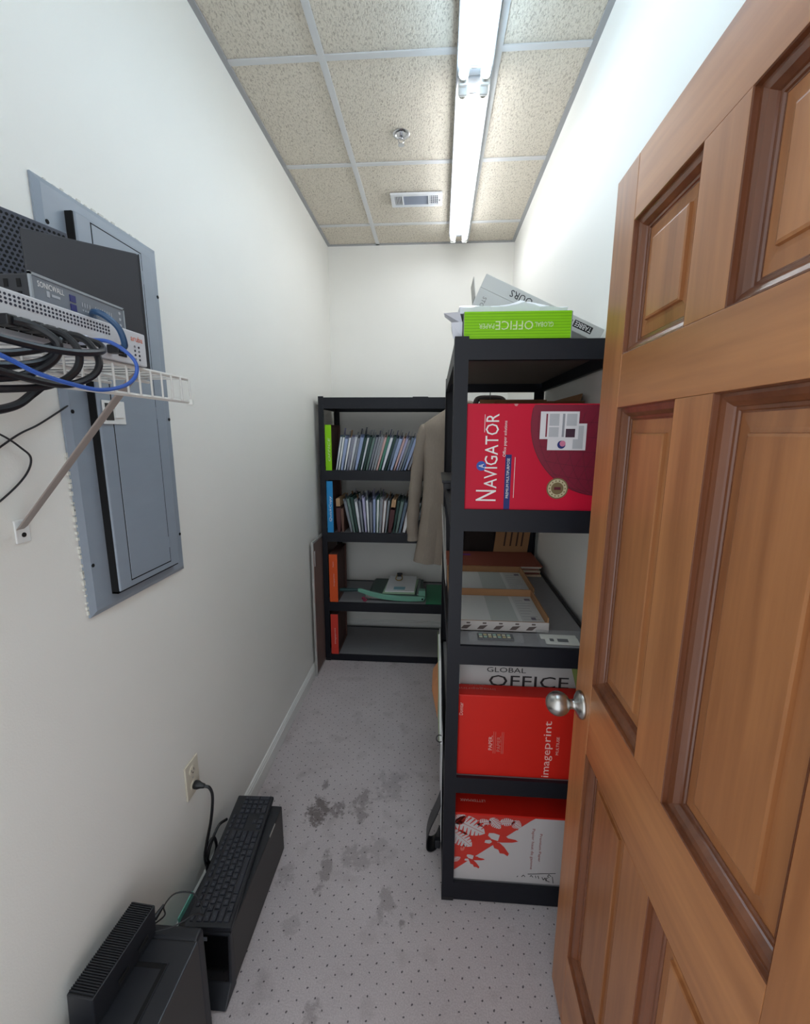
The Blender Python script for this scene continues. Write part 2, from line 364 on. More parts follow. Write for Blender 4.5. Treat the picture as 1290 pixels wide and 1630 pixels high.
for a in (1, 3, 5):
    for (ua, ub) in ((U[1], U[2]), (U[3], U[4])):
        za, zb = ZR[a], ZR[a + 1]
        p = part('door_panel', MB(), M_wood_v, door)
        mb = MB()
        # thin panel, bevelled margin, raised field with a small step
        pr = [(.02, -.030), (.02, -.0225), (.044, -.0205), (.0495, -.0195), (.0505, -.0148), (.0540, -.0135)]
        vs = []
        for ins, h in pr: vs += [dp(ua + ins, za + ins, h), dp(ub - ins, za + ins, h), dp(ub - ins, zb - ins, h), dp(ua + ins, zb - ins, h)]
        fs = [(3, 2, 1, 0)]
        for i in range(len(pr) - 1):
            for k in range(4): fs.append((i * 4 + k, i * 4 + (k + 1) % 4, (i + 1) * 4 + (k + 1) % 4, (i + 1) * 4 + k))
        q = (len(pr) - 1) * 4; fs.append((q, q + 1, q + 2, q + 3)); mb.add(vs, fs)
        p.data = mb.mesh('door_panel', M_wood_v, ORG[door.name])
        part('moulding', ring(ua, ub, za, zb, STICK), M_wood_m, door)
kb_ = dp(.052, .937); kn = part('door_knob', MB().lathe([(0.0, .0), (.032, .0), (.033, .003), (.031, .008), (.024, .013), (.0135, .017), (.0112, .021), (.0112, .028), (0.0124, 0.0303), (0.0182, 0.0341), (0.0230, 0.0392), (0.0264, 0.0453), (0.0282, 0.0520), (0.0283, 0.0589), (0.0268, 0.0657), (0.0236, 0.0719), (0.0191, 0.0772), (0.0134, 0.0812), (0.0069, 0.0837), (-0.0000, 0.0845)], kb_ + DN * .0003, DN, 32), M_nickel, door, smooth=True, label='satin nickel ball knob with round rose')
for hz in (.28, 1.05, 1.85):
    part('hinge', MB().tube([dp(DW + .006, hz - .045, .006), dp(DW + .006, hz + .045, .006)], .006, 10), M_nickel, door, smooth=True)

# ---------------------------------------------------------------- fluorescent strip light
FX, FA = .118, 0.0125
def fp(x, y, z): return (FX + x + FA * (y - 1.75), y, z)
fix = thing('fluorescent_light', 'white two-lamp fluorescent strip light running along the ceiling', 'ceiling light', fp(0, 1.77, ZC))
def fbox(x0, x1, y0, y1, z0, z1):
    o = Vector(fp(x0, y0, z0)); return MB().frame_box(o, (x1 - x0, 0, 0), (FA * (y1 - y0), y1 - y0, 0), (0, 0, z1 - z0))
M_fix = mat('fixture_white_enamel', (186, 189, 194), 0.4)
for ya, yb in ((.53, 1.772), (1.776, 3.03)):
    h = part('housing', fbox(-.062, .062, ya, yb, ZC - .045, ZC - .003), M_fix, fix, bevel=.004)
for ti, (ya, yb, (tc_, ts)) in enumerate(((.55, 1.742, TUBE_NEAR), (1.806, 2.998, TUBE_FAR))):
    mt = mat('lit_tube_%d' % ti, (250, 250, 250), 0.4, emit=(tc_, ts))
    for x in (-.037, .037):
        t = part('lamp_tube', MB().tube([fp(x, ya + .012, ZC - .068), fp(x, yb - .012, ZC - .068)], .0165, 16), mt, fix, smooth=True)
        for (e0, e1) in ((ya, ya + .012), (yb - .012, yb)):
            part('end_cap', MB().tube([fp(x, e0, ZC - .068), fp(x, e1, ZC - .068)], .0168, 16), M_nickel, fix, smooth=True)
        for e in (ya - .018, yb + .002):
            part('lamp_holder', fbox(x - .0165, x + .0165, e, e + .014, ZC - .090, ZC - .045), M_white, fix, bevel=.006)
for yy in (1.72, 1.83): part('lamp_clip', MB().tube([fp(-.021, yy, ZC - .052), fp(-.012, yy, ZC - .056), fp(.012, yy, ZC - .056), fp(.021, yy, ZC - .052)], .0035, 8), M_nickel, fix, smooth=True)

# ---------------------------------------------------------------- sprinkler and vent
sp = thing('fire_sprinkler', 'small chrome fire sprinkler head set into a ceiling tile', 'sprinkler', (-.166, 2.13, ZC))
S0 = Vector((-.166, 2.13, ZC + .003))
part('escutcheon', MB().lathe([(.036, 0), (.037, .003), (.034, .006), (.026, .007), (.022, .003), (.010, .002)], S0, (0, 0, -1), 28), M_chrome, sp, smooth=True)
part('nozzle', MB().lathe([(.009, 0), (.009, .016), (.0065, .018), (.0065, .022)], S0, (0, 0, -1), 12), M_chrome, sp, smooth=True)
part('frame_arm', MB().tube(spline([S0 + Vector((-.009, 0, -.016)), S0 + Vector((-.013, 0, -.028)), S0 + Vector((-.003, 0, -.042))]), .002, 6), M_chrome, sp, smooth=True)
part('frame_arm', MB().tube(spline([S0 + Vector((.009, 0, -.016)), S0 + Vector((.013, 0, -.028)), S0 + Vector((.003, 0, -.042))]), .002, 6), M_chrome, sp, smooth=True)
part('deflector', MB().lathe([(.004, 0), (.014, .001), (.014, .0025), (.004, .003)], S0 + Vector((0, 0, -.042)), (0, 0, -1), 16), M_chrome, sp, smooth=True)
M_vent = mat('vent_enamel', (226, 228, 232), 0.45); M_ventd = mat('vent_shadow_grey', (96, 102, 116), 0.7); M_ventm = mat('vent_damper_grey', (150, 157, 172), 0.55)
vt = thing('air_vent', 'white rectangular air vent in the ceiling with grey louvre', 'vent', (-.118, 2.652, ZC))
VX0, VX1, VY0, VY1 = -.262, .022, 2.585, 2.72
part('backing', MB().box(VX0 + .015, VX1 - .015, VY0 + .015, VY1 - .015, ZC - .003, ZC - .001), M_ventd, vt)
def hollow(x0, x1, y0, y1, b, z0, z1): return MB().box(x0, x1, y0, y0 + b, z0, z1).box(x0, x1, y1 - b, y1, z0, z1).box(x0, x0 + b, y0 + b, y1 - b, z0, z1).box(x1 - b, x1, y0 + b, y1 - b, z0, z1)
part('frame', hollow(VX0, VX1, VY0, VY1, .022, ZC - .010, ZC - .001), M_vent, vt)
for x in (-.196, -.052): part('divider', MB().box(x - .004, x + .004, VY0 + .022, VY1 - .022, ZC - .010, ZC - .003), M_vent, vt)
for k in range(5): x = -.236 + k * .0085; part('louvre', MB().box(x, x + .0034, VY0 + .022, VY1 - .022, ZC - .009, ZC - .003), M_vent, vt)
for k in range(5): x = -.045 + k * .0105; part('louvre', MB().box(x, x + .003, VY0 + .022, VY1 - .022, ZC - .009, ZC - .003), M_vent, vt)
for k in range(8):
    y = VY0 + .023 + k * .0113; part('louvre', MB().frame_box((-.192, y, ZC - .003), (.136, 0, 0), (0, .011, -.005), (0, .001, .001)), M_ventm, vt)
for k in range(4): y = VY0 + .036 + k * .021; part('louvre', MB().box(-.048, .0, y, y + .003, ZC - .0095, ZC - .0085), M_vent, vt)
part('damper_lever', MB().box(.004, .010, 2.645, 2.649, ZC - .018, ZC - .010), M_nickel, vt)

# ---------------------------------------------------------------- shelving racks
def rack(name, label, x0, x1, y0, y1, tiers, top, bw=.038):
    t = thing(name, label, 'shelving unit', ((x0 + x1) / 2, (y0 + y1) / 2, 0), 'black shelving racks')
    for sx in (0, 1):
        for sy in (0, 1):
            X = x0 if sx == 0 else x1; Y = y0 if sy == 0 else y1; dx = 1 if sx == 0 else -1; dy = 1 if sy == 0 else -1
            poly = [(X, Y), (X + dx * bw, Y), (X + dx * bw, Y + dy * .0025), (X + dx * .0025, Y + dy * .0025), (X + dx * .0025, Y + dy * bw), (X, Y + dy * bw)]
            p = part('post', MB().prism([(a, b, 0.0) for a, b in poly], (0, 0, top)), M_black, t)
            part('foot', MB().box(min(X, X + dx * bw) - .001, max(X, X + dx * bw) + .001, min(Y, Y + dy * bw) - .001, max(Y, Y + dy * bw) + .001, 0, .014), M_rubber, p)
    g = .003
    for (za, zb) in tiers:
        # long and short rails, a step inside the posts, with an inner ledge that carries the board
        part('beam', MB().box(x0 + bw, x1 - bw, y0 + .001, y0 + .013, za, zb).box(x0 + .004, x1 - .004, y0 + g, y0 + .022, za, za + .003), M_black, t)
        part('beam', MB().box(x0 + bw, x1 - bw, y1 - .013, y1 - .001, za, zb).box(x0 + .004, x1 - .004, y1 - .022, y1 - g, za, za + .003), M_black, t)
        part('beam', MB().box(x0 + .001, x0 + .013, y0 + bw, y1 - bw, za, zb), M_black, t)
        part('beam', MB().box(x1 - .013, x1 - .001, y0 + bw, y1 - bw, za, zb), M_black, t)
        b = part('shelf_board', MB().box(x0 + .014, x1 - .014, y0 + .014, y1 - .014, zb - .013, zb - .003), M_board, t)
        part('underside', MB().box(x0 + .0145, x1 - .0145, y0 + .0145, y1 - .0145, zb - .0138, zb - .0131), M_under, b)
    return t
RX0, RX1, RY0, RY1 = .050, .509, 1.208, 2.145
RT = [(.004, .072), (.424, .481), (.877, .938), (1.294, 1.358), (1.764, 1.816)]
rackR = rack('shelving_rack', 'tall black steel rack by the door, stacked with paper boxes', RX0, RX1, RY0, RY1, RT, 1.824)
BX0, BX1, BY0, BY1 = -.735, .19, 2.728, 3.19
BT = [(.003, .046), (.369, .432), (.858, .92), (1.27, 1.332), (1.722, 1.790)]
rackB = rack('shelving_rack', 'black steel rack against the back wall, holding rows of files', BX0, BX1, BY0, BY1, BT, 1.797, .034)
single('flat_bracket', MB().box(-.143, -.043, 2.80, 2.88, 1.787, 1.800), M_black, (-.09, 2.84, 1.787), 'flat black slab lying on top of the back rack', 'slab', bevel=.003)
RS = [b - .003 for a, b in RT]; BS = [b - .003 for a, b in BT]
X_, Y_, Z_ = Vector((1, 0, 0)), Vector((0, 1, 0)), Vector((0, 0, 1))

# ---------------------------------------------------------------- electrical panel on the left wall
el = thing('breaker_panel', 'tall grey electrical breaker panel on the left wall', 'electrical panel', (XL, 1.03, 1.16))
EX = XL + .0005
pl = MB()
a0, a1, b0, b1 = .849, 1.212, 1.160, 2.050
pr = [(0, 0), (0, .004), (.012, .011), (.012, .0112)]
vs = []
for ins, h in pr: vs += [(EX + h, a0 + ins, b0 + ins), (EX + h, a1 - ins, b0 + ins), (EX + h, a1 - ins, b1 - ins), (EX + h, a0 + ins, b1 - ins)]
fs = [(3, 2, 1, 0)]
for i in range(3):
    for k in range(4): fs.append((i * 4 + k, i * 4 + (k + 1) % 4, (i + 1) * 4 + (k + 1) % 4, (i + 1) * 4 + k))
fs.append((12, 13, 14, 15)); pl.add(vs, fs)
part('trim_plate', pl, M_panel, el)
PX = EX + .011
cv = part('cover', MB().box(PX, EX + .031, .914, 1.152, 1.198, 2.012), M_panel, el, bevel=.003)
CX = EX + .031
part('side_shade', MB().box(PX + .0005, CX - .004, .9105, .9145, 1.195, 2.010).box(PX + .0005, CX - .004, .9105, 1.150, 1.1945, 1.1985), M_dark, cv)  # black strips painting the shade on the cover's left and bottom sides
part('cover_door', MB().box(CX - .002, CX + .0012, .955, 1.110, 1.216, 2.004), M_panel, cv, bevel=.001)
part('door_gap', MB().box(CX - .003, CX + .0003, .9525, .955, 1.213, 2.006).box(CX - .003, CX + .0003, 1.110, 1.1125, 1.213, 2.006).box(CX - .003, CX + .0003, .9525, 1.1125, 1.213, 1.216).box(CX - .003, CX + .0003, .9525, 1.1125, 2.004, 2.0065), M_dark, cv)
lt = part('latch', MB().box(CX + .001, CX + .004, .922, .990, 1.588, 1.640), M_white, cv, bevel=.001)
part('latch_recess', MB().box(CX + .0035, CX + .0044, .928, .952, 1.596, 1.634), M_pcside, lt)
part('latch_slide', MB().box(CX + .004, CX + .007, .955, .980, 1.602, 1.628), M_white, lt, bevel=.001)
for zz in (1.27, 1.62, 1.95): part('hinge_pin', MB().box(CX, CX + .002, 1.1095, 1.113, zz - .015, zz + .015), M_panel, cv)
for yy, zz in ((.866, 1.278), (.866, 1.612), (.866, 1.97), (1.196, 1.272), (1.196, 1.606), (1.196, 1.93)):
    part('screw', MB().lathe([(.0042, 0), (.0042, .0012), (.003, .002), (.0005, .0021)], (PX, yy, zz), (1, 0, 0), 12), M_dark, el, smooth=True)
M_chip = mat('torn_caulk', (214, 212, 204), 0.8)
cb = MB()
for k in range(26):
    z = 1.17 + k * .014 + random.uniform(-.004, .004); cb.box(XL, XL + .004, .846 - random.uniform(0, .003), .850, z, z + random.uniform(.004, .012))
for k in range(14):
    y = .88 + k * .02; cb.box(XL, XL + .003, y, y + random.uniform(.006, .016), 2.049, 2.052 + random.uniform(0, .004))
part('caulk_edge', cb, M_chip, el, kind='stuff')
# hair crack in the paint above the panel
# ---------------------------------------------------------------- wire shelf, brace
ws = thing('wire_shelf', 'white wire shelf on the left wall carrying network gear', 'shelf', (XL + .15, .42, 1.63))
WX0, WX1, WY0, WY1, WZ = -.760, -.460, .02, .796, 1.667
def rod(p, q, r=.0028, seg=8): return MB().tube([p, q], r, seg)
part('front_rail', rod((WX1, WY0, WZ), (WX1, WY1, WZ), .0032), M_wire, ws, smooth=True)
part('lower_rail', rod((WX1, WY0, WZ - .041), (WX1, WY1, WZ - .041), .0032), M_wire, ws, smooth=True)
for x in (-.752, -.61, -.535): part('support_rail', rod((x, WY0, WZ - .005), (x, WY1, WZ - .005), .0030), M_wire, ws, smooth=True)
cw = MB().tube([(-.753 + .46, 0, 0)] and [(-.292, 0, 0), (0, 0, 0), (.0028, 0, -.002), (.0035, 0, -.006), (.0035, 0, -.041)], .0016, 6).mesh('cross_wire', M_wire, smooth=True)
lw = ORG[ws.name]
k = 0
y = WY1
while y > WY0:
    inst('cross_wire', cw, ws, (WX1 - lw[0], y - lw[1], WZ + .001 - lw[2])); y -= .0275
br = part('brace', MB().frame_box((-.462, .653, 1.660), (0, .017, 0), (-.014, 0, -.010), (-.292, .062, -.262)), M_brace, ws, bevel=.002)
part('wall_clip', MB().box(XL + .0002, XL + .004, .713, .742, 1.366, 1.410), M_white, ws, bevel=.002)
part('clip_screw', MB().lathe([(.0045, 0), (.0045, .001), (.002, .002)], (XL + .004, .728, 1.381), (1, 0, 0), 12), M_dark, ws)
part('end_clip', MB().box(WX1 - .006, WX1 + .008, WY1 - .003, WY1 + .004, WZ - .046, WZ - .036), mat('clear_plastic', (226, 226, 220), 0.3), ws, bevel=.002)

# ---------------------------------------------------------------- network gear on the wire shelf
GZ = WZ + .003
M_switch = mat('light_grey_case', (206, 208, 214), 0.4); M_switch_d = mat('case_vent_hole', (48, 50, 66), 0.8)
sw = thing('network_switch', 'long pale grey network switch lying at the front of the wire shelf', 'network switch', (-.56, .43, GZ))
SX = -.452; SY0, SY1 = .225, .674; SZ0, SZ1 = GZ + .0005, GZ + .0485
part('case', MB().box(-.598, SX, SY0, SY1, SZ0, SZ1), M_switch, sw, bevel=.0015)
hm = MB().lathe([(.0015, 0), (.0015, .0006)], (0, 0, 0), (1, 0, 0), 6).mesh('vent_hole', M_switch_d)
lo = ORG[sw.name]
hb = MB()
for r in range(5):
    for c in range(58):
        y = .598 - c * .0052 - (r % 2) * .0; z = SZ1 - .006 - r * .0044
        if r > 2 and .432 < y < .6: continue
        hb.lathe([(.0015, 0), (.0015, .0006)], (SX, y, z), (1, 0, 0), 6)
part('vent_holes', hb, M_switch_d, sw, kind='stuff')
for k in range(8):
    y = .432 + k * .0155; pt = part('port', MB().box(SX - .001, SX + .0008, y, y + .0135, SZ0 + .006, SZ0 + .019), M_dark, sw)
part('link_light', MB().box(SX + .0006, SX + .0012, .4325, .4365, SZ0 + .020, SZ0 + .023), mat('green_led', (120, 230, 60), 0.4, emit=((.25, .9, .08), 1.5)), sw)
for k in range(1): part('uplink_port', MB().box(SX - .001, SX + .001, .612 + k * .0, .628, SZ0 + .007, SZ0 + .018), M_dark, sw)
text('aruba', (SX, .6535, SZ1 - .0105), Y_, Z_, .026, .008, mat('orange_ink', (226, 104, 52), 0.6), sw)
for r in range(4):
    for c in range(2):
        part('indicator', MB().lathe([(.0017, 0), (.0017, .0006)], (SX, .648 + c * .009, SZ0 + .008 + r * .006), (1, 0, 0), 8), M_switch_d if (r + c) % 3 else mat('grey_ink', (130, 132, 138), .6), sw)
M_fw = mat('slate_case', (116, 122, 132), 0.45); M_fwb = mat('charcoal_case', (38, 40, 46), 0.5)
fw = thing('firewall_box', 'slim slate grey firewall router sitting on the pale switch', 'router', (-.57, .58, SZ1))
FXx = -.472; FZ0 = SZ1 + .0005; FZ1 = FZ0 + .034
part('case', MB().box(-.596, FXx - .003, .508, .658, FZ0, FZ1 - .001), M_fwb, fw, bevel=.002)
part('front_panel', MB().box(FXx - .003, FXx, .507, .659, FZ0, FZ1), M_fw, fw, bevel=.001)
part('bezel', MB().box(FXx - .002, FXx + .001, .506, .660, FZ1 - .0025, FZ1 + .0005).box(FXx - .002, FXx + .001, .506, .660, FZ0, FZ0 + .0022).box(FXx - .002, FXx + .001, .506, .5085, FZ0, FZ1).box(FXx - .002, FXx + .001, .6575, .660, FZ0, FZ1), mat('bezel_grey', (150, 156, 162), .4), fw)
text('SONICWALL', (FXx, .534, FZ1 - .010), Y_, Z_, .037, .0065, M_white_print, fw)
part('print_marks', MB().box(FXx, FXx + .0005, .527, .531, FZ1 - .022, FZ1 - .015).box(FXx, FXx + .0005, .534, .546, FZ1 - .020, FZ1 - .017), mat('pale_ink', (176, 180, 188), .6), fw)
for k in range(2): part('usb_port', MB().box(FXx - .0005, FXx + .001, .561, .570, FZ0 + .006 + k * .011, FZ0 + .014 + k * .011), mat('usb_blue', (38, 42, 110), .5), fw)
for k in range(12):
    y = .580 + k * .0042 + (.006 if k > 3 else 0); part('status_light', MB().box(FXx, FXx + .0006, y, y + .0018, FZ0 + .010, FZ0 + .012).box(FXx, FXx + .0006, y + .0004, y + .0012, FZ0 + .0155, FZ0 + .021), mat('pale_ink', (176, 180, 188), .6), fw)
for k in range(3): part('status_light', MB().lathe([(.0022, 0), (.0022, .0006)], (FXx, .650, FZ0 + .008 + k * .0085), (1, 0, 0), 8), mat('pale_ink', (176, 180, 188), .6), fw)
vb = MB()
for r in range(2):
    for k in range(6): x = -.49 - k * .016; vb.box(x, x + .005, .5073, .5081, FZ0 + .004 + r * .014, FZ0 + .013 + r * .014)
part('side_vents', vb, M_dark, fw)
# smooth dark box standing at an angle behind the router
bxm = mat('matte_charcoal_case', (50, 52, 58), 0.55, bump=(900, 0.05))
MA, MC = Vector((-.622, .662, 0)), Vector((-.511, .766, 0)); d1 = (MC - MA).normalized(); d2 = Vector((-d1.y, d1.x, 0))
bb = thing('modem', 'smooth charcoal modem standing upright behind the slate grey router', 'modem', (-.60, .71, GZ))
c0 = Vector((MA.x, MA.y, GZ + .0005)); ML = (MC - MA).length
part('case', MB().frame_box(c0, d1 * ML, d2 * .042, Vector((0, 0, .200))), bxm, bb, bevel=.003)
part('edge_strip', MB().frame_box(c0 + d1 * (ML + .0003) + d2 * .003, d1 * .002, d2 * .036, Vector((0, 0, .20))), M_fwb, bb)
part('foot', MB().frame_box(c0 + d1 * (ML - .035) - d2 * .0 + Vector((0, 0, 0)), d1 * .03, d2 * .006, Vector((0, 0, .006))), M_rubber, bb)
# perforated black case
pc_ = thing('perforated_case', 'black perforated metal case behind the charcoal modem', 'electronics case', (-.72, .74, GZ))
PA, PB = Vector((-.738, .640, 0)), Vector((-.686, .830, 0)); pd = (PB - PA).normalized(); pn_ = Vector((pd.y, -pd.x, 0)); PLn = (PB - PA).length
part('case', MB().frame_box(PA + Vector((0, 0, GZ + .0005)), pd * PLn, -pn_ * .018, Vector((0, 0, .262))), mat('perforated_steel', (64, 66, 78), .5), pc_, bevel=.002)
hb = MB()
for r in range(24):
    for c in range(24):
        u_ = PLn - .008 - c * .008 - (r % 2) * .004; z = GZ + .254 - r * .0075
        if u_ > .004: hb.lathe([(.0026, 0), (.0026, .0006)], PA + pd * u_ + Vector((0, 0, z)), pn_, 6)
part('perforations', hb, M_dark, pc_, kind='stuff')
M_cable = mat('black_cable', (30, 31, 36), 0.38); M_blue = mat('blue_cable', (52, 92, 178), 0.35); M_teal = mat('slate_blue_cable', (38, 74, 112), 0.35); M_clear = mat('translucent_plug', (178, 186, 206), .25)
def cable(pts, r, mt, label, name='network_cable', group='network cables on the wire shelf', plug=None, plug_mt=None, cat='cable'):
    # carry the loose end on towards the doorway corner
    e = pts[-1]
    if name == 'thin_wire': pts = pts + [(-.7615, e[1] - .2, e[2] - .12), (-.7615, e[1] - .42, e[2] - .20)]
    elif e[1] < .35 and name == 'network_cable': pts = pts + [(e[0] - .02, .20, e[2] - .004), (-.52 + (e[2] - 1.63) * .8, .07, e[2] - .01), (-.66 + (e[2] - 1.63) * .5, -.06, e[2] - .10)]
    elif name == 'power_cable': pts = [(-.60, .02, 1.50), (-.50, .16, 1.57)] + pts
    P = spline(pts, 8); o = thing(name, label, cat, tuple(P[0]), group)
    part('cord', MB().tube(P, r, 8), mt, o, smooth=True)
    if plug: part('plug', MB().box(SX + .0012, SX + .019, plug - .006, plug + .006, SZ0 + .0065, SZ0 + .018), plug_mt or M_rubber, o, bevel=.0015)
    return o
pz = SZ0 + .012; px = SX + .018
def pl_(k): return .4388 + k * .0155
cable([(px, pl_(0), pz), (-.427, .452, 1.681), (-.418, .462, 1.674), (-.413, .468, 1.664), (-.418, .465, 1.648), (-.425, .444, 1.632), (-.43, .41, 1.622), (-.435, .33, 1.615)], .004, M_cable, 'black network cable from the port beside the green light, looping down and back left', plug=pl_(0))
cable([(px, pl_(2), pz), (-.423, .482, 1.680), (-.414, .490, 1.670), (-.410, .491, 1.656), (-.414, .488, 1.640), (-.42, .470, 1.625), (-.43, .438, 1.615), (-.435, .33, 1.605)], .004, M_cable, 'black network cable hanging in the middle loop', plug=pl_(2))
cable([(px, pl_(5), pz), (-.418, .531, 1.678), (-.411, .530, 1.670), (-.405, .512, 1.664), (-.403, .480, 1.658), (-.408, .445, 1.656), (-.415, .410, 1.658), (-.425, .33, 1.664)], .004, M_cable, 'black network cable running flat across the front of the switch', plug=pl_(5))
cable([(px, pl_(4), pz), (-.422, .511, 1.681), (-.412, .517, 1.668), (-.408, .517, 1.650), (-.412, .505, 1.634), (-.418, .470, 1.622), (-.425, .411, 1.628), (-.435, .33, 1.640)], .004, M_cable, 'black network cable making the widest dark loop below the switch', plug=pl_(4))
cable([(px, pl_(3), pz), (-.430, .490, 1.676), (-.426, .474, 1.664), (-.430, .440, 1.652), (-.435, .41, 1.646), (-.44, .33, 1.638)], .004, M_cable, 'black network cable crossing behind the loops', plug=pl_(3))
cable([(-.44, .36, 1.585), (-.447, .41, 1.590), (-.45, .444, 1.598), (-.452, .466, 1.611), (-.448, .478, 1.622)], .0045, M_cable, 'thick black cable drooping lowest under the wire shelf', name='power_cable')
cable([(px, pl_(6), pz), (-.415, .545, 1.683), (-.404, .560, 1.674), (-.398, .570, 1.660), (-.398, .566, 1.643), (-.400, .546, 1.629), (-.402, .507, 1.620), (-.405, .466, 1.623), (-.41, .432, 1.630), (-.415, .402, 1.642), (-.425, .33, 1.664)], .0024, M_blue, 'thin bright blue patch cable with a wide loop over the shelf lip', plug=pl_(6), plug_mt=M_clear)
cable([(-.500, .640, SZ1 + .006), (-.466, .590, SZ1 + .007), (-.448, .572, SZ1 + .007), (-.434, .572, SZ1 + .001), (-.424, .580, SZ1 - .012), (-.424, .588, SZ0 + .018), (px + .001, .594, pz)], .0042, M_teal, 'thick slate blue cable arching from behind the switch into its port', plug=.594)
cable([(px, pl_(1), pz), (-.428, .466, 1.679), (-.422, .474, 1.668), (-.424, .472, 1.655), (-.428, .450, 1.642), (-.435, .41, 1.634), (-.44, .33, 1.626)], .004, M_cable, 'black network cable in the innermost loop', plug=pl_(1))
cable([(-.62, .60, 1.655), (-.745, .90, 1.655), (-.757, .862, 1.625), (-.758, .79, 1.585), (-.758, .74, 1.563), (-.76, .66, 1.515), (-.76, .60, 1.49)], .0018, M_cable, 'thin black wire sagging from the shelf across the left wall', name='thin_wire', group='thin wires on the left wall')
cable([(-.758, .62, 1.60), (-.758, .705, 1.568), (-.757, .745, 1.540), (-.757, .760, 1.520), (-.758, .745, 1.490), (-.759, .70, 1.455), (-.76, .62, 1.41)], .0018, M_cable, 'thin black wire bent into a sharp knee on the left wall', name='thin_wire', group='thin wires on the left wall')

# ---------------------------------------------------------------- wall outlet, power cord
ou = thing('wall_outlet', 'ivory duplex wall outlet above the baseboard', 'outlet', (XL, 1.155, .415))
part('plate', MB().box(XL + .0003, XL + .006, 1.118, 1.190, .415, .536), M_ivory, ou, bevel=.003)
for zz in (.450, .503):
    s = part('receptacle', MB().lathe([(.0165, 0), (.0165, .001), (.015, .0018)], (XL + .006, 1.154, zz), (1, 0, 0), 20), M_ivory, ou, smooth=True)
    part('slot', MB().box(XL + .0075, XL + .0082, 1.146, 1.148, zz - .004, zz + .005).box(XL + .0075, XL + .0082, 1.159, 1.161, zz - .004, zz + .005).box(XL + .0075, XL + .0082, 1.152, 1.156, zz - .011, zz - .007), M_dark, s)
part('screw', MB().lathe([(.003, 0), (.003, .001)], (XL + .006, 1.154, .4765), (1, 0, 0), 10), M_nickel, ou)
pcd = thing('power_cable', 'black power cable plugged into the ivory wall outlet', 'cable', (XL + .03, 1.154, .2))
part('plug', MB().lathe([(.012, 0), (.0135, .004), (.0125, .014), (.009, .022), (.0065, .034)], (XL + .0085, 1.154, .450), (1, 0, -.12), 14), M_rubber, pcd, smooth=True)
part('cord', MB().tube(spline([(XL + .040, 1.154, .446), (XL + .056, 1.158, .436), (XL + .062, 1.160, .40), (XL + .053, 1.156, .32), (XL + .036, 1.150, .24), (XL + .030, 1.14, .19), (XL + .028, 1.15, .14), (XL + .030, 1.18, .13), (XL + .036, 1.20, .16), (XL + .038, 1.185, .215), (XL + .036, 1.15, .215), (XL + .034, 1.145, .17), (XL + .03, 1.20, .10), (XL + .03, 1.32, .09)]), .0048, 8), M_rubber, pcd, smooth=True)
cb2 = thing('coiled_cable', 'second black cable coiled behind the keyboard', 'cable', (XL + .03, 1.16, .15))
part('cord', MB().tube(spline([(-.725, 1.27, .20), (-.733, 1.23, .215), (-.737, 1.185, .195), (-.737, 1.155, .165), (-.735, 1.145, .12), (-.735, 1.17, .085), (-.732, 1.24, .07)]), .0048, 8), M_rubber, cb2, smooth=True)

# ---------------------------------------------------------------- computers on the floor
pc = thing('computer_tower', 'black computer on the floor carrying the keyboard', 'computer', (-.63, 1.13, 0), 'black computers by the left wall')
part('case', MB().box(-.705, -.548, .938, 1.345, .006, .192), M_pcside, pc, bevel=.004)
part('top_cover', MB().box(-.704, -.549, .945, 1.343, .1918, .1935), M_bplast, pc, bevel=.0008)
f = part('front_bezel', MB().prism([(-.706, .938, .03), (-.706, .938, .194), (-.706, .926, .194), (-.706, .918, .10), (-.706, .912, .045), (-.706, .885, .020), (-.706, .872, .004), (-.706, .938, .004)], (.160, 0, 0)), M_bplast, pc, bevel=.003)
part('gloss_panel', MB().prism([(-.699, .9225, .186), (-.699, .9150, .10), (-.699, .9095, .050), (-.699, .9125, .050), (-.699, .918, .10), (-.699, .9255, .186)], (.146, 0, 0)), M_gloss, f)
part('badge', MB().box(-.640, -.612, .9195, .9235, .172, .182), M_fw, f)
part('hinge_tab', MB().box(-.5482, -.5462, 1.22, 1.27, .190, .196), M_nickel, pc)
part('foot', MB().box(-.70, -.56, 1.31, 1.335, 0, .006), M_rubber, pc); part('foot', MB().box(-.70, -.56, .95, .975, 0, .006), M_rubber, pc)

kb = thing('keyboard', 'black full-size keyboard lying on top of the far computer', 'keyboard', (-.632, 1.143, .1945), rotz=0.098, local=True)
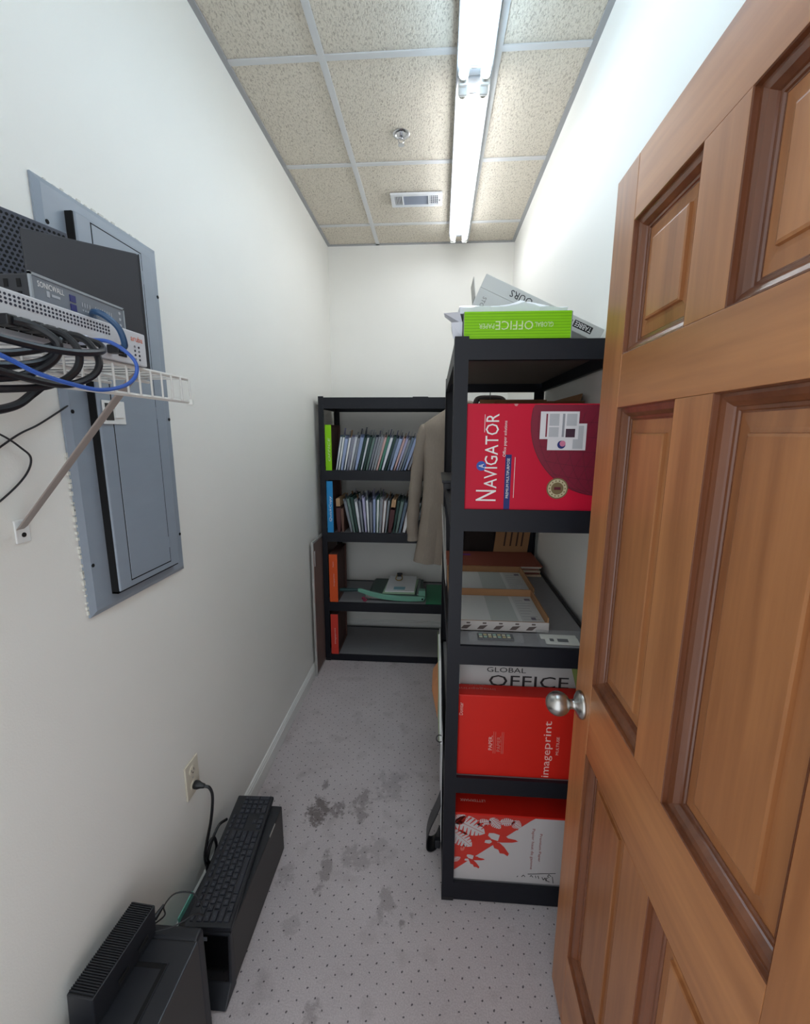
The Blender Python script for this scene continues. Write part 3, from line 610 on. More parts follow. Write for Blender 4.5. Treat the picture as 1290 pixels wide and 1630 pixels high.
# local frame: length along y (numpad at +y), function row at -x
KL, KW = .440, .132
body = MB().prism([(-KW / 2, -KL / 2, .001), (KW / 2, -KL / 2, .001), (KW / 2, -KL / 2, .014), (KW / 2 - .004, -KL / 2, .016), (-KW / 2 + .004, -KL / 2, .024), (-KW / 2, -KL / 2, .022)], (0, KL, 0))
part('body', body, M_bplast, kb, bevel=.003)
sl = math.atan2(.008, KW - .008)
M_key = mat('keycap_plastic', (46, 49, 58), 0.32); M_leg = mat('key_legend', (112, 116, 126), .6)
kc = {}
def key(u, v, wu, wv):
    """u along the keyboard from its left end, v from the back row, both in mm; sizes in mm"""
    k = (round(wu, 1), round(wv, 1))
    if k not in kc:
        a, b = wu / 2000, wv / 2000; t = .0016
        mb = MB().add([(-b, -a, 0), (b, -a, 0), (b, a, 0), (-b, a, 0), (-b + t, -a + t, .0045), (b - t, -a + t, .0045), (b - t, a - t, .0045), (-b + t, a - t, .0045)],
                      [(0, 3, 2, 1), (4, 5, 6, 7), (0, 1, 5, 4), (1, 2, 6, 5), (2, 3, 7, 6), (3, 0, 4, 7)])
        kc[k] = mb.mesh('key', M_key, bevel=.0007, bseg=1)
    y = -KL / 2 + (u + wu / 2) / 1000; x = -KW / 2 + (v + wv / 2) / 1000
    z = .0232 - (x + KW / 2) / KW * .0078
    o = inst('key', kc[k], kb, (x, y, z), (0, sl, 0))
    return x, y, z
lg = MB()
def krow(v, h, items):
    for (u, wu) in items:
        x, y, z = key(u, v, wu, h)
        lg.box(x - .0010, x + .0010, y - .0022, y - .0004, z + .0045, z + .0047)
P = 19.0; u0 = 12
krow(12, 11, [(u0, 16)] + [(u0 + 38 + i * P, 16) for i in range(4)] + [(u0 + 123 + i * P, 16) for i in range(4)] + [(u0 + 208 + i * P, 16) for i in range(4)] + [(u0 + 290 + i * P, 16) for i in range(3)])
krow(30, 16, [(u0 + i * P, 16) for i in range(13)] + [(u0 + 13 * P, 34)] + [(u0 + 290 + i * P, 16) for i in range(3)] + [(u0 + 351 + i * P, 16) for i in range(4)])
krow(49, 16, [(u0, 25)] + [(u0 + 28 + i * P, 16) for i in range(12)] + [(u0 + 28 + 12 * P, 25)] + [(u0 + 290 + i * P, 16) for i in range(3)] + [(u0 + 351 + i * P, 16) for i in range(3)])
krow(68, 16, [(u0, 30)] + [(u0 + 33 + i * P, 16) for i in range(11)] + [(u0 + 33 + 11 * P, 39)] + [(u0 + 351 + i * P, 16) for i in range(3)])
krow(87, 16, [(u0, 40)] + [(u0 + 43 + i * P, 16) for i in range(10)] + [(u0 + 43 + 10 * P, 48)] + [(u0 + 309, 16)] + [(u0 + 351 + i * P, 16) for i in range(3)])
krow(106, 16, [(u0, 25), (u0 + 28, 21), (u0 + 52, 21), (u0 + 76, 112), (u0 + 191, 21), (u0 + 215, 21), (u0 + 239, 16), (u0 + 258, 23)] + [(u0 + 290 + i * P, 16) for i in range(3)] + [(u0 + 351, 35), (u0 + 389, 16)])
key(u0 + 408, 49, 16, 35); key(u0 + 408, 87, 16, 35)
part('key_legends', lg, M_leg, kb, kind='stuff')

pn = thing('computer_tower', 'taller black computer nearest the camera with a ribbed unit on top', 'computer', (-.64, .65, 0), 'black computers by the left wall')
NX0, NX1, NY0, NY1, NZ = -.738, -.563, .45, .832, .338
part('case', MB().box(NX0, NX1, NY0, NY1, .008, NZ), M_pcside, pn, bevel=.004)
tp = part('top_cover', MB().box(NX0 - .001, NX1 + .001, NY0, NY1 - .028, NZ - .001, NZ + .004), M_bplast, pn, bevel=.002)
part('front_bezel', MB().box(NX0 - .001, NX1 + .001, NY1 - .0265, NY1 + .006, .008, NZ + .004), M_bplast, pn, bevel=.008, bseg=3)
part('tray_groove', hollow(NX0 + .02, NX1 - .042, NY0 + .05, NY1 - .075, .010, NZ + .003, NZ + .0046), M_dark, tp)
part('tray_rim', hollow(NX0 + .018, NX1 - .040, NY0 + .048, NY1 - .073, .002, NZ + .003, NZ + .0065), M_bplast, tp)
part('edge_trim', MB().tube([(NX1 + .0005, NY0, NZ + .0025), (NX1 + .0005, NY1 - .028, NZ + .0025)], .0022, 8), mat('satin_black_edge', (60, 66, 74), .25), pn, smooth=True)
part('foot', MB().box(NX0 + .01, NX1 - .01, NY1 - .03, NY1 - .01, 0, .008), M_rubber, pn)
# ribbed unit
ru = thing('ribbed_speaker', 'black ribbed speaker standing on the near computer', 'speaker', (-.70, .74, NZ + .005))
q0 = Vector((-.747, .640, NZ + .0048)); e1 = Vector((.012, .178, 0)).normalized(); e0 = Vector((e1.y, -e1.x, 0))
part('body', MB().frame_box(q0, e1 * .182, e0 * .062, Vector((.006, 0, .084))), M_bplast, ru, bevel=.003)
rb = MB().box(-.0012, .0012, -.078, .078, 0, .003)
rbm = MB().frame_box((-.0011, -.084, 0), (.0022, 0, 0), (0, .168, 0), (0, 0, .003)).mesh('rib', M_rubber)
gp = part('grille', MB().frame_box(q0 + Vector((.006, 0, .0845)) + e0 * .003 + e1 * .003, e1 * .176, e0 * .056, Vector((0, 0, .001))), M_dark, ru)
# ribs run across the top, slanting
rm = MB().frame_box((-.0285, -.0011, 0), (.057, 0, 0), (0, .0022, 0), (0, 0, .0024)).mesh('rib', M_bplast)
for k in range(38):
    c = q0 + Vector((.006, 0, .0855)) + e0 * .031 + e1 * (.006 + k * .0046) - Vector(ORG[ru.name])
    inst('rib', rm, ru, tuple(c), (0, 0, math.atan2(e0.y, e0.x)))
sidem = MB()
part('side_port', MB().frame_box(q0 + e0 * .0622 + e1 * .12 + Vector((.0045, 0, .025)), e1 * .03, e0 * .001, Vector((0, 0, .012))), M_dark, ru)
part('side_port', MB().frame_box(q0 + e0 * .0622 + e1 * .06 + Vector((.0045, 0, .025)), e1 * .03, e0 * .001, Vector((0, 0, .012))), M_dark, ru)
tw = thing('usb_cable', 'thin black cable curling from the ribbed speaker over the keyboard corner', 'cable', (-.70, .83, .36))
part('cord', MB().tube(spline([(-.680, .815, .365), (-.672, .85, .35), (-.690, .875, .345), (-.672, .900, .355), (-.625, .908, .345), (-.588, .880, .32), (-.590, .852, .36), (-.63, .826, .354), (-.672, .812, .352)]), .0018, 8), M_rubber, tw, smooth=True)
part('plug', MB().tube([(-.694, .842, .348), (-.688, .872, .352)], [.007, .0035], 8), M_rubber, tw, smooth=True)
single('teal_folder', MB().box(-.7095, -.7070, .945, 1.02, .003, .206), mat('teal_plastic', (120, 196, 178), .5), (-.708, .98, .003), 'thin teal folder edge showing between keyboard and left wall', 'folder')
# ---------------------------------------------------------------- paper boxes on the right rack
M_navy = mat('navy_ink', (28, 40, 108), .6); M_crim = mat('crimson_carton', (204, 8, 50), .5, noise=(8, .04, (1, 1, 1)), spec=.3)
M_crimd = mat('dark_crimson_ink', (128, 18, 48), .45); M_crimdd = mat('deep_crimson_ink', (92, 12, 36), .5)
nb = thing('paper_carton', 'crimson paper carton with a globe print, standing on its side', 'carton', (.3, 1.33, RS[3]), 'paper cartons on the right rack')
FY = 1.216; nz0, nz1, nx0, nx1 = RS[3] + .0005, 1.651, .088, .504
part('box', MB().box(nx0, nx1, FY, 1.44, nz0, nz1), M_crim, nb, bevel=.0025)
MY = Vector((0, -1, 0))
def face(poly2, mt, parent, y, name='print', t=.0004):
    """flat print on a face that looks towards -y; poly2 in (x, z)"""
    return part(name, MB().prism([(a, y, b) for a, b in poly2], (0, -t, 0)), mt, parent)
def circ(cx, cz, r, n=40, a0=0, a1=2 * PI): return [(cx + r * math.cos(a0 + (a1 - a0) * k / n), cz + r * math.sin(a0 + (a1 - a0) * k / n)) for k in range(n)]
def rect(a, b, c, d): return [(a, c), (b, c), (b, d), (a, d)]
gx, gz, gr = .463, 1.600, .200
face([(min(a, nx1 - .003), min(b, nz1 - .003)) for a, b in circ(gx, gz, gr, 64)], M_crimd, nb, FY)
ln = MB()
def seg(p, q, wd, y):
    p = Vector((p[0], 0, p[1])); q = Vector((q[0], 0, q[1])); d = (q - p)
    if d.length < 1e-5: return
    n = Vector((-d.z, 0, d.x)).normalized() * wd / 2
    ln.prism([(v.x, y, v.z) for v in (p - n, q - n, q + n, p + n)], (0, -.0002, 0))
ok = lambda p: p[0] < nx1 - .004 and p[1] < nz1 - .004 and (p[0] - gx) ** 2 + (p[1] - gz) ** 2 < (gr - .001) ** 2
for e in (-.9, -.7, -.5, -.3, -.1, .1, .3):
    pts = [(gx + gr * math.cos(a) * e, gz + gr * math.sin(a)) for a in [k * PI / 24 - PI / 2 for k in range(25)]]
    for p, q in zip(pts, pts[1:]):
        if ok(p) and ok(q): seg(p, q, .0009, FY - .0005)
for e in (-.85, -.68, -.5, -.3, -.1, .1):
    pts = [(gx + t * gr * math.sqrt(1 - e * e), gz + gr * e - .02 * (1 - t * t)) for t in [k / 12 - 1 for k in range(25)]]
    for p, q in zip(pts, pts[1:]):
        if ok(p) and ok(q): seg(p, q, .0009, FY - .0005)
for k in range(9):
    p = (gx - .19 + k * .03, gz - .17); q = (p[0] + .16, p[1] + .30)
    for i in range(12):
        a = (p[0] + (q[0] - p[0]) * i / 12, p[1] + (q[1] - p[1]) * i / 12); b = (p[0] + (q[0] - p[0]) * (i + 1) / 12, p[1] + (q[1] - p[1]) * (i + 1) / 12)
        if ok(a) and ok(b): seg(a, b, .0007, FY - .0005)
pts = circ(gx, gz, gr - .0005, 64)
for p, q in zip(pts, pts[1:]):
    if p[0] < nx1 - .004 and q[0] < nx1 - .004 and p[1] < nz1 - .004 and q[1] < nz1 - .004: seg(p, q, .0016, FY - .0005)
part('globe_lines', ln, M_crimdd, nb)
text('N', (.148, FY, 1.3975), Z_, -X_, .031, .056, M_white_print, nb)
text('AVIGATOR', (.159, FY, 1.521), Z_, -X_, .206, .036, M_white_print, nb)
text('Office paper solutions', (.196, FY, 1.556), Z_, -X_, .098, .011, M_white_print, nb)
face(rect(.1985, .2155, nz0 + .003, 1.513), M_navy, nb, FY)
text('PREMIUM MULTIPURPOSE', (.207, FY - .0004, 1.447), Z_, -X_, .112, .0075, M_white_print, nb)
face(circ(.1325, 1.481, .0135, 24), mat('badge_blue', (36, 84, 176), .5), nb, FY)
text('A', (.1325, FY - .0004, 1.481), Z_, -X_, .011, .015, M_white_print, nb)
for a, b0_, b1_ in ((.1475 - .01, 1.574, 1.622), (.2245, 1.392, 1.506)): face(rect(a, a + .0012, b0_, b1_), M_white_print, nb, FY)
M_sheet = mat('printed_sheet_white', (226, 222, 224), .7); M_sheetg = mat('sheet_grey_ink', (186, 186, 190), .7)
face(rect(.310, .413, 1.526, 1.598), M_sheet, nb, FY - .0006); face(circ(.348, 1.541, .011, 20), M_navy, nb, FY - .0010); face(circ(.351, 1.544, .008, 16), mat('pink_ink', (206, 120, 150), .6), nb, FY - .0013)
face(rect(.378, .405, 1.530, 1.592), M_sheetg, nb, FY - .0010)
face(rect(.288, .391, 1.556, 1.630), M_sheet, nb, FY - .0014)
for r_, m_ in ((rect(.303, .307, 1.562, 1.624), M_crimd), (rect(.312, .338, 1.562, 1.588), M_sheetg), (rect(.312, .338, 1.592, 1.624), M_sheetg), (rect(.347, .353, 1.562, 1.624), mat('sheet_mid_ink', (150, 150, 156), .7)), (rect(.358, .385, 1.592, 1.624), M_sheetg), (rect(.357, .382, 1.561, 1.584), mat('photo_ink', (62, 30, 48), .6))): face(r_, m_, nb, FY - .0018)
M_gold = mat('seal_khaki', (120, 100, 66), .5); M_goldl = mat('seal_cream', (196, 184, 148), .5)
face(circ(.345, 1.420, .0295, 36), M_gold, nb, FY - .0004); face(circ(.345, 1.420, .026, 36), M_goldl, nb, FY - .0008); face(circ(.345, 1.420, .017, 24), M_gold, nb, FY - .0012)
for k in range(14):
    a = 2 * PI * k / 14; face([(.345 + .0215 * math.cos(a) + dx, 1.420 + .0215 * math.sin(a) + dz) for dx, dz in ((-.0018, -.0018), (.0018, -.0018), (.0018, .0018), (-.0018, .0018))], M_gold, nb, FY - .0012)
text('1', (.345, FY - .0016, 1.420), Z_, -X_, .008, .018, M_crimdd, nb)
for xx in (.215, .47): part('torn_slot', MB().prism([(xx, FY, nz1 - .001), (xx + .012, FY, nz1 - .001), (xx + .008, FY, nz1 - .007), (xx + .003, FY, nz1 - .006)], (0, -.0006, 0)), mat('torn_card', (206, 150, 150), .8), nb)
# open brown carton behind the crimson one
kc_ = thing('cardboard_box', 'open brown cardboard box behind the crimson carton', 'box', (.33, 1.78, RS[3]))
kx0, kx1, ky0, ky1, kz0, kz1 = .20, .495, 1.56, 1.98, RS[3] + .0005, 1.655
part('walls', MB().box(kx0, kx1, ky0, ky0 + .004, kz0, kz1).box(kx0, kx1, ky1 - .004, ky1, kz0, kz1).box(kx0, kx0 + .004, ky0 + .004, ky1 - .004, kz0, kz1).box(kx1 - .004, kx1, ky0 + .004, ky1 - .004, kz0, kz1).box(kx0 + .004, kx1 - .004, ky0 + .004, ky1 - .004, kz0, kz0 + .004), M_card, kc_)
part('flap', MB().frame_box((kx0, ky1 - .004, kz1), (kx1 - kx0, 0, 0), (0, .004, 0), (0, .02, .065)), M_card, kc_)
part('flap', MB().frame_box((kx1 - .004, ky0, kz1), (.004, 0, 0), (0, ky1 - ky0, 0), (.012, 0, .052)), M_card, kc_)
part('flap', MB().frame_box((kx0, ky0, kz1), (kx1 - kx0, 0, 0), (0, .004, 0), (0, -.07, .022)), M_card, kc_)

# top tier: green box, grey tilted box, plastic bag
M_lime = mat('lime_green_card', (140, 208, 4), .5, spec=.3); M_limed = mat('lime_stripe_ink', (122, 190, 4), .5, spec=.3); M_pale = mat('pale_print', (214, 232, 176), .6)
gb = thing('shallow_box', 'lime green shallow box with upside-down lettering on the top tier', 'box', (.22, 1.34, 1.816))
gz0, gz1 = 1.8185, 1.886; gy = 1.214
part('box', MB().box(.074, .352, gy, gy + .004, gz0, gz1).box(.074, .078, gy + .004, 1.40, gz0, gz1).box(.348, .352, gy + .004, 1.40, gz0, gz1).box(.074, .352, 1.40, 1.404, gz0, gz1).box(.078, .348, gy + .004, 1.40, gz1 - .004, gz1 - .001), M_lime, gb)
part('side_sleeve', MB().box(.0725, .074, gy + .001, 1.40, gz0, gz1 - .001).box(.352, .3545, gy + .001, 1.40, gz0, gz1 - .001), mat('grey_card', (150, 150, 148), .8), gb)
st = MB()
for k in range(9): st.box(.0745, .3515, gy - .0003, gy, gz0 + .003 + k * .0072, gz0 + .0058 + k * .0072)
part('stripes', st, M_limed, gb)
text('OFFICE', (.205, gy - .0004, 1.851), -X_, -Z_, .098, .022, M_pale, gb)
text('GLOBAL', (.282, gy - .0004, 1.8525), -X_, -Z_, .048, .012, M_pale, gb)
text('PAPER', (.133, gy - .0004, 1.8495), -X_, -Z_, .040, .012, M_pale, gb)
M_tab = mat('grey_white_card', (206, 205, 200), .6)
tb = thing('label_box', 'long pale grey box lying tilted behind the lime green box', 'box', (.30, 1.47, 1.816))
# long box leaning: axis drops to the right
ta = Vector((.356, 0, -.162)).normalized(); tn = Vector((ta.z, 0, -ta.x)); tn = -tn if tn.z < 0 else tn
o0 = Vector((.131, 1.407, 2.006))
part('box', MB().frame_box(o0, ta * .395, Vector((0, .13, 0)), tn * .042), M_tab, tb, bevel=.002)
part('end_flap', MB().frame_box(o0 - ta * .012 + tn * .0 + Vector((-.004, .002, -.03)), Vector((.002, 0, 0)), Vector((0, .10, 0)), Vector((-.006, 0, .055))), M_tab, tb)
part('lower_face', MB().frame_box(o0 - tn * .0005, ta * .20, Vector((0, .008, 0)), -tn * .085), M_tab, tb)
part('window_print', MB().frame_box(o0 - tn * .045 + ta * .065 + Vector((0, -.0006, 0)), ta * .06, Vector((0, .0006, 0)), -tn * .03), mat('mid_grey_ink', (128, 126, 122), .6), tb)
def tpt(a, b): return o0 + ta * a + tn * b
text('OURS', tpt(.126, .0215), -ta, -tn, .072, .020, M_black_print, tb)
text('NEC', tpt(.226, .020), -ta, -tn, .042, .018, M_black_print, tb)
lb = part('label_patch', MB().frame_box(tpt(.302, .012) + Vector((0, -.0007, 0)), ta * .060, Vector((0, .0006, 0)), tn * .020), M_black_print, tb)
text('TABBEE', tpt(.332, .022) + Vector((0, -.0007, 0)), -ta, -tn, .054, .014, M_white_print, tb)
text('&', tpt(.292, .022), -ta, -tn, .010, .014, M_black_print, tb)
text('STO', tpt(.026, -.035), -tn, ta, .030, .012, mat('mid_grey_ink', (128, 126, 122), .6), tb)
# crumpled bag: a height-field lump of film over the lid
def crumple(x0, x1, y0, y1, zb, prof, nx=30, ny=12, amp=.006, seed=3):
    rnd = random.Random(seed); mb = MB(); V = []
    f = [(rnd.uniform(20, 70), rnd.uniform(20, 60), rnd.uniform(0, 6), rnd.uniform(.3, 1)) for _ in range(7)]
    for i in range(nx + 1):
        for j in range(ny + 1):
            x = x0 + (x1 - x0) * i / nx; y = y0 + (y1 - y0) * j / ny
            n = sum(abs(math.sin(a * x + b * y + c)) * d for a, b, c, d in f) / 4 - .5
            V.append((x + n * amp * .6, y + n * amp * .5, zb + prof(i / nx, j / ny) + n * amp))
    top = len(V); V += [(v[0], v[1], zb) for v in V]
    F = []
    id_ = lambda i, j: i * (ny + 1) + j
    for i in range(nx):
        for j in range(ny):
            F.append((id_(i, j), id_(i + 1, j), id_(i + 1, j + 1), id_(i, j + 1))); F.append((top + id_(i, j), top + id_(i, j + 1), top + id_(i + 1, j + 1), top + id_(i + 1, j)))
    for i in range(nx): F.append((id_(i, 0), top + id_(i, 0), top + id_(i + 1, 0), id_(i + 1, 0))); F.append((id_(i, ny), id_(i + 1, ny), top + id_(i + 1, ny), top + id_(i, ny)))
    for j in range(ny): F.append((id_(0, j), id_(0, j + 1), top + id_(0, j + 1), top + id_(0, j))); F.append((id_(nx, j), top + id_(nx, j), top + id_(nx, j + 1), id_(nx, j + 1)))
    return mb.add(V, F)
M_bag = mat('white_film', (226, 228, 236), .3, bump=(90, .25))
bg = thing('plastic_bag', 'crumpled white plastic bag lying on the lime green box', 'bag', (.2, 1.31, gz1))
part('film', crumple(.062, .345, 1.236, 1.385, gz1 + .0015, lambda u, v: .010 + .012 * math.sin(PI * min(1, v * 1.15)) + (.030 * math.exp(-((u - .64) / .13) ** 2) + .012 * (u < .62)) * (.35 + .65 * v), amp=.011, nx=40, ny=16), M_bag, bg)
part('bag_end', MB().add([(.020, 1.235, 1.889), (.062, 1.225, 1.889), (.0715, 1.24, 1.862), (.050, 1.27, 1.868), (.024, 1.29, 1.892), (.064, 1.32, 1.899), (.0705, 1.30, 1.87)], [(0, 1, 2, 3), (0, 4, 5, 1), (4, 3, 6, 5), (0, 3, 4), (1, 5, 6, 2), (3, 2, 6)]), M_bag, bg)
part('bag_tail', MB().add([(.040, 1.23, 1.864), (.0705, 1.232, 1.866), (.0705, 1.235, 1.826), (.047, 1.24, 1.8245), (.042, 1.26, 1.85), (.0705, 1.27, 1.83)], [(0, 1, 2, 3), (0, 3, 4), (1, 5, 2), (0, 4, 5, 1), (3, 2, 5, 4)]), M_bag, bg)

# third tier: form boxes, folders, packets
M_form = mat('form_sheet', (222, 224, 222), .75); M_formg = mat('form_grey_field', (196, 202, 198), .75); M_lidwhite = mat('lid_printed_white', (196, 190, 186), .7)
def form_box(label, x0, x1, y0, y1, seed):
    z0 = RS[2] + .0005; h = .052; hf = .036; t = .0045
    o = thing('form_box', label, 'box', ((x0 + x1) / 2, (y0 + y1) / 2, z0), 'open boxes of forms on the right rack')
    part('tray', MB().box(x0, x1, y0, y1, z0, z0 + .003).box(x0, x1, y0 + .0006, y0 + t, z0 + .003, z0 + hf).box(x0, x1, y1 - t, y1, z0 + .003, z0 + h).box(x0, x0 + t, y0 + t, y1 - t, z0 + .003, z0 + h).box(x1 - t, x1, y0 + t, y1 - t, z0 + .003, z0 + h), M_card, o)
    part('front_print', MB().box(x0, x1, y0, y0 + .0006, z0, z0 + hf), M_lidwhite, o)
    s = part('form_stack', MB().box(x0 + .006, x1 - .006, y0 + .007, y1 - .007, z0 + .003, z0 + h - .026), M_form, o)
    zt = z0 + h - .026; rnd = random.Random(seed); mk = MB()
    xa = x0 + .006; L_ = x1 - x0 - .012; fold = xa + L_ * .42
    part('form_fields', MB().box(fold, fold + L_ * .30, y0 + .008, y1 - .008, zt, zt + .0005), M_formg, o)
    part('form_fields', MB().box(fold + L_ * .34, x1 - .008, y0 + .008, y1 - .008, zt, zt + .0005), mat('form_fine_field', (206, 208, 206), .75), o)
    for k in range(9):
        yy = y0 + .02 + k * (y1 - y0 - .05) / 9; mk.box(fold + L_ * .36, fold + L_ * rnd.uniform(.44, .56), yy, yy + .0015, zt + .0005, zt + .0008)
    mk.box(x1 - .035, x1 - .015, y1 - .05, y1 - .03, zt + .0005, zt + .0009).box(x1 - .045, x1 - .03, y0 + .04, y0 + .06, zt + .0005, zt + .0009)
    part('form_print', mk, mat('form_ink', (120, 116, 130), .7), o, kind='stuff')
    bl = MB()
    for k in range(5):
        xx = x0 + .03 + k * (x1 - x0 - .05) / 5; bl.prism([(xx, y0, z0 + .008), (xx + .02, y0, z0 + .008), (xx + .035, y0, z0 + .022), (xx + .01, y0, z0 + .02)], (0, -.0003, 0))
        bl.box(xx + .018, xx + .03, y0 - .0003, y0, z0 + .026, z0 + .031)
    part('lid_print', bl, mat('lid_brown_ink', (96, 84, 80), .7), o)
form_box('open box of printed forms nearest the front of the third tier', .066, .378, 1.318, 1.575, 1)
form_box('open box of printed forms behind the nearest one', .066, .392, 1.585, 1.862, 2)
M_redro = mat('red_rope_card', (146, 76, 58), .7, noise=(20, .06, (1, 1, 1)))
fo = thing('folder_stack', 'pile of reddish brown expanding folders at the back of the third tier', 'folders', (.28, 1.99, RS[2]))
zz = RS[2] + .0005
for k, (c, w_) in enumerate((((198, 178, 150), .0), ((120, 60, 50), .008), ((206, 190, 166), .004), ((150, 96, 80), .012), ((212, 200, 186), .002))):
    part('folder', MB().box(.07, .490 - w_, 1.880 + w_, 2.10, zz, zz + .009), mat('folder_edge_%d' % k, c, .8), fo, bevel=.001); zz += .0095
part('cover', MB().box(.066, .492, 1.876, 2.106, zz, zz + .004), M_redro, fo, bevel=.001)
part('sticker', MB().box(.12, .185, 2.03, 2.055, zz + .004, zz + .0046), mat('violet_marker', (112, 52, 140), .6), fo)
M_film = mat('clear_film', (225, 226, 228), .12, alpha=.13)
ck = thing('ink_packet', 'clear packet with a dark printed card on the third tier', 'packet', (.215, 1.265, RS[2]))
z0 = RS[2] + .0005
part('card', MB().frame_box((.145, 1.252, z0 + .002), (.112, 0, 0), (0, .034, .002), (0, 0, .006)), mat('dark_card', (44, 46, 52), .5), ck, bevel=.001)
rnd = random.Random(5)
for k in range(14):
    xx = .150 + (k % 7) * .0145; yy = 1.256 + (k // 7) * .014
    part('card_print', MB().box(xx, xx + .010, yy, yy + .010, z0 + .0095, z0 + .0102), mat('card_ink_%d' % (k % 3), ((206, 202, 170), (150, 190, 172), (190, 176, 120))[k % 3], .6), ck)
part('film', crumple(.118, .285, 1.245, 1.298, z0 + .0002, lambda u, v: .006 + .008 * math.sin(PI * v), 24, 8, .004, 8), M_film, ck)
ck2 = thing('ink_packet', 'clear packet with white printed labels at the right of the third tier', 'packet', (.38, 1.265, RS[2]))
part('label_card', MB().frame_box((.352, 1.240, z0 + .002), (.10, -.004, 0), (0, .03, .006), (0, 0, .004)), mat('cream_card', (214, 214, 204), .6), ck2, bevel=.001)
part('label_card', MB().frame_box((.340, 1.262, z0 + .008), (.11, -.002, 0), (0, .022, .003), (0, 0, .003)), mat('cream_card', (214, 214, 204), .6), ck2, bevel=.001)
part('card_print', MB().frame_box((.388, 1.246, z0 + .0085), (.032, -.001, 0), (0, .014, .0028), (0, 0, .0006)).frame_box((.365, 1.248, z0 + .0088), (.012, -.001, 0), (0, .012, .0024), (0, 0, .0006)), mat('card_ink_dark', (70, 72, 74), .6), ck2)
part('film', crumple(.335, .470, 1.236, 1.312, z0 + .0002, lambda u, v: .014 + .010 * math.sin(PI * v), 22, 9, .005, 11), M_film, ck2)

# fourth tier
M_red = mat('orange_red_carton', (208, 34, 22), .45, noise=(7, .05, (1, 1, 1)), spec=.3); M_pinkp = mat('pale_pink_print', (236, 190, 182), .6); M_redpale = mat('muted_pink_print', (206, 118, 108), .6)
ib = thing('paper_box', 'orange-red paper box with pale sideways lettering on the fourth tier', 'box', (.3, 1.257, RS[1]), 'paper cartons on the right rack')
iy = 1.226; iz0, iz1 = RS[1] + .0005, .765
part('box', MB().box(.089, .502, iy, 1.288, iz0, iz1), M_red, ib, bevel=.004)
text('PAPER.', (.194, iy, .600), Z_, -X_, .052, .012, M_pinkp, ib)
text('PAPIER.', (.220, iy, .598), Z_, -X_, .056, .012, M_redpale, ib)
for xx, m_ in ((.203, M_redpale), (.209, M_redpale), (.229, M_redpale), (.234, M_redpale)): face(rect(xx, xx + .0012, .562, .640), m_, ib, iy)
text('image', (.375, iy, .535), Z_, -X_, .098, .030, M_pinkp, ib)
text('print', (.374, iy, .637), Z_, -X_, .098, .030, M_pinkp, ib)
text('MULTIUSE', (.404, iy, .600), Z_, -X_, .064, .009, M_pinkp, ib)
text('Domtar', (.098, iy, .716), Z_, -X_, .044, .012, M_pinkp, ib)
text('imageprint', (.148, 1.262, iz1), -X_, -Y_, .120, .016, M_redpale, ib)
text('MULTIUSE', (.150, 1.281, iz1), -X_, -Y_, .05, .005, M_redpale, ib)
M_silver = mat('silver_grey_carton', (176, 176, 174), .4)
go = thing('paper_carton', 'silver paper carton with large black lettering behind the orange-red box', 'carton', (.3, 1.45, RS[1]), 'paper cartons on the right rack')
ggy = 1.2915
part('box', MB().box(.094, .500, ggy, 1.60, RS[1] + .0005, .872), M_silver, go, bevel=.003)
text('GLOBAL', (.245, ggy, .8165), X_, Z_, .125, .017, M_black_print, go)
text('OFFICE', (.318, ggy, .778), X_, Z_, .255, .040, M_black_print, go)
face([(.440, .87), (.499, .87), (.499, .74), (.470, .76)], mat('sage_ink', (132, 150, 84), .6), go, ggy)
face([(.095, .871), (.103, .871), (.095, .858)], mat('leaf_green_ink', (74, 150, 66), .6), go, ggy)
# bottom tier
M_wcart = mat('white_carton', (192, 187, 187), .5); M_rink = mat('leaf_red_ink', (196, 48, 36), .45)
lc = thing('paper_carton', 'white and red leaf-patterned carton on the bottom tier', 'carton', (.3, 1.34, RS[0]), 'paper cartons on the right rack')
ly = 1.226; lz0, lz1 = RS[0] + .0005, .334; lx0, lx1 = .089, .502
part('box', MB().box(lx0, lx1, ly, 1.46, lz0, lz1), M_wcart, lc, bevel=.002)
part('red_top', MB().box(lx0, lx1, ly - .0004, 1.46, lz1, lz1 + .001).box(lx0, lx1, ly - .0008, ly, lz1 - .006, lz1 + .001), M_red, lc)
face([(lx0 + .001, lz1 - .006), (.352, lz1 - .006), (.338, lz1 - .016), (lx0 + .001, .105)], M_rink, lc, ly)
vn = MB(); leaf_mt = [M_wcart]
def leaf(cx, cz, L_, Wd, ang, notch=6, y=ly - .0005):
    pts = []; ca, sa = math.cos(ang), math.sin(ang)
    def tr(a, b): return (min(max(cx + a * ca - b * sa, lx0 + .001), lx1), y, min(cz + a * sa + b * ca, lz1 - .007))
    for side in (1, -1):
        for k in range(13):
            t = k / 12; t = t if side == 1 else 1 - t
            pts.append(tr((t - .5) * L_, side * Wd / 2 * math.sin(PI * (t ** .8)) ** .7))
    part('leaf_print', MB().prism(pts, (0, -.0003, 0)), leaf_mt[0], lc)
    p, q = tr(-.45 * L_, .0007), tr(.45 * L_, .0007); p2, q2 = tr(-.45 * L_, -.0007), tr(.45 * L_, -.0007)
    vn.prism([(a[0], y - .0004, a[2]) for a in (p2, q2, q, p)], (0, -.0002, 0))
    for k in range(notch):
        t = -.32 + .64 * k / (notch - 1)
        for s in (1, -1):
            w1 = s * Wd * .12; w2 = s * Wd * .47; a = [tr(t * L_, w1), tr((t + .02) * L_, w1), tr((t + .11) * L_, w2), tr((t + .05) * L_, w2)]
            vn.prism([(v[0], y - .0004, v[2]) for v in a], (0, -.0002, 0))
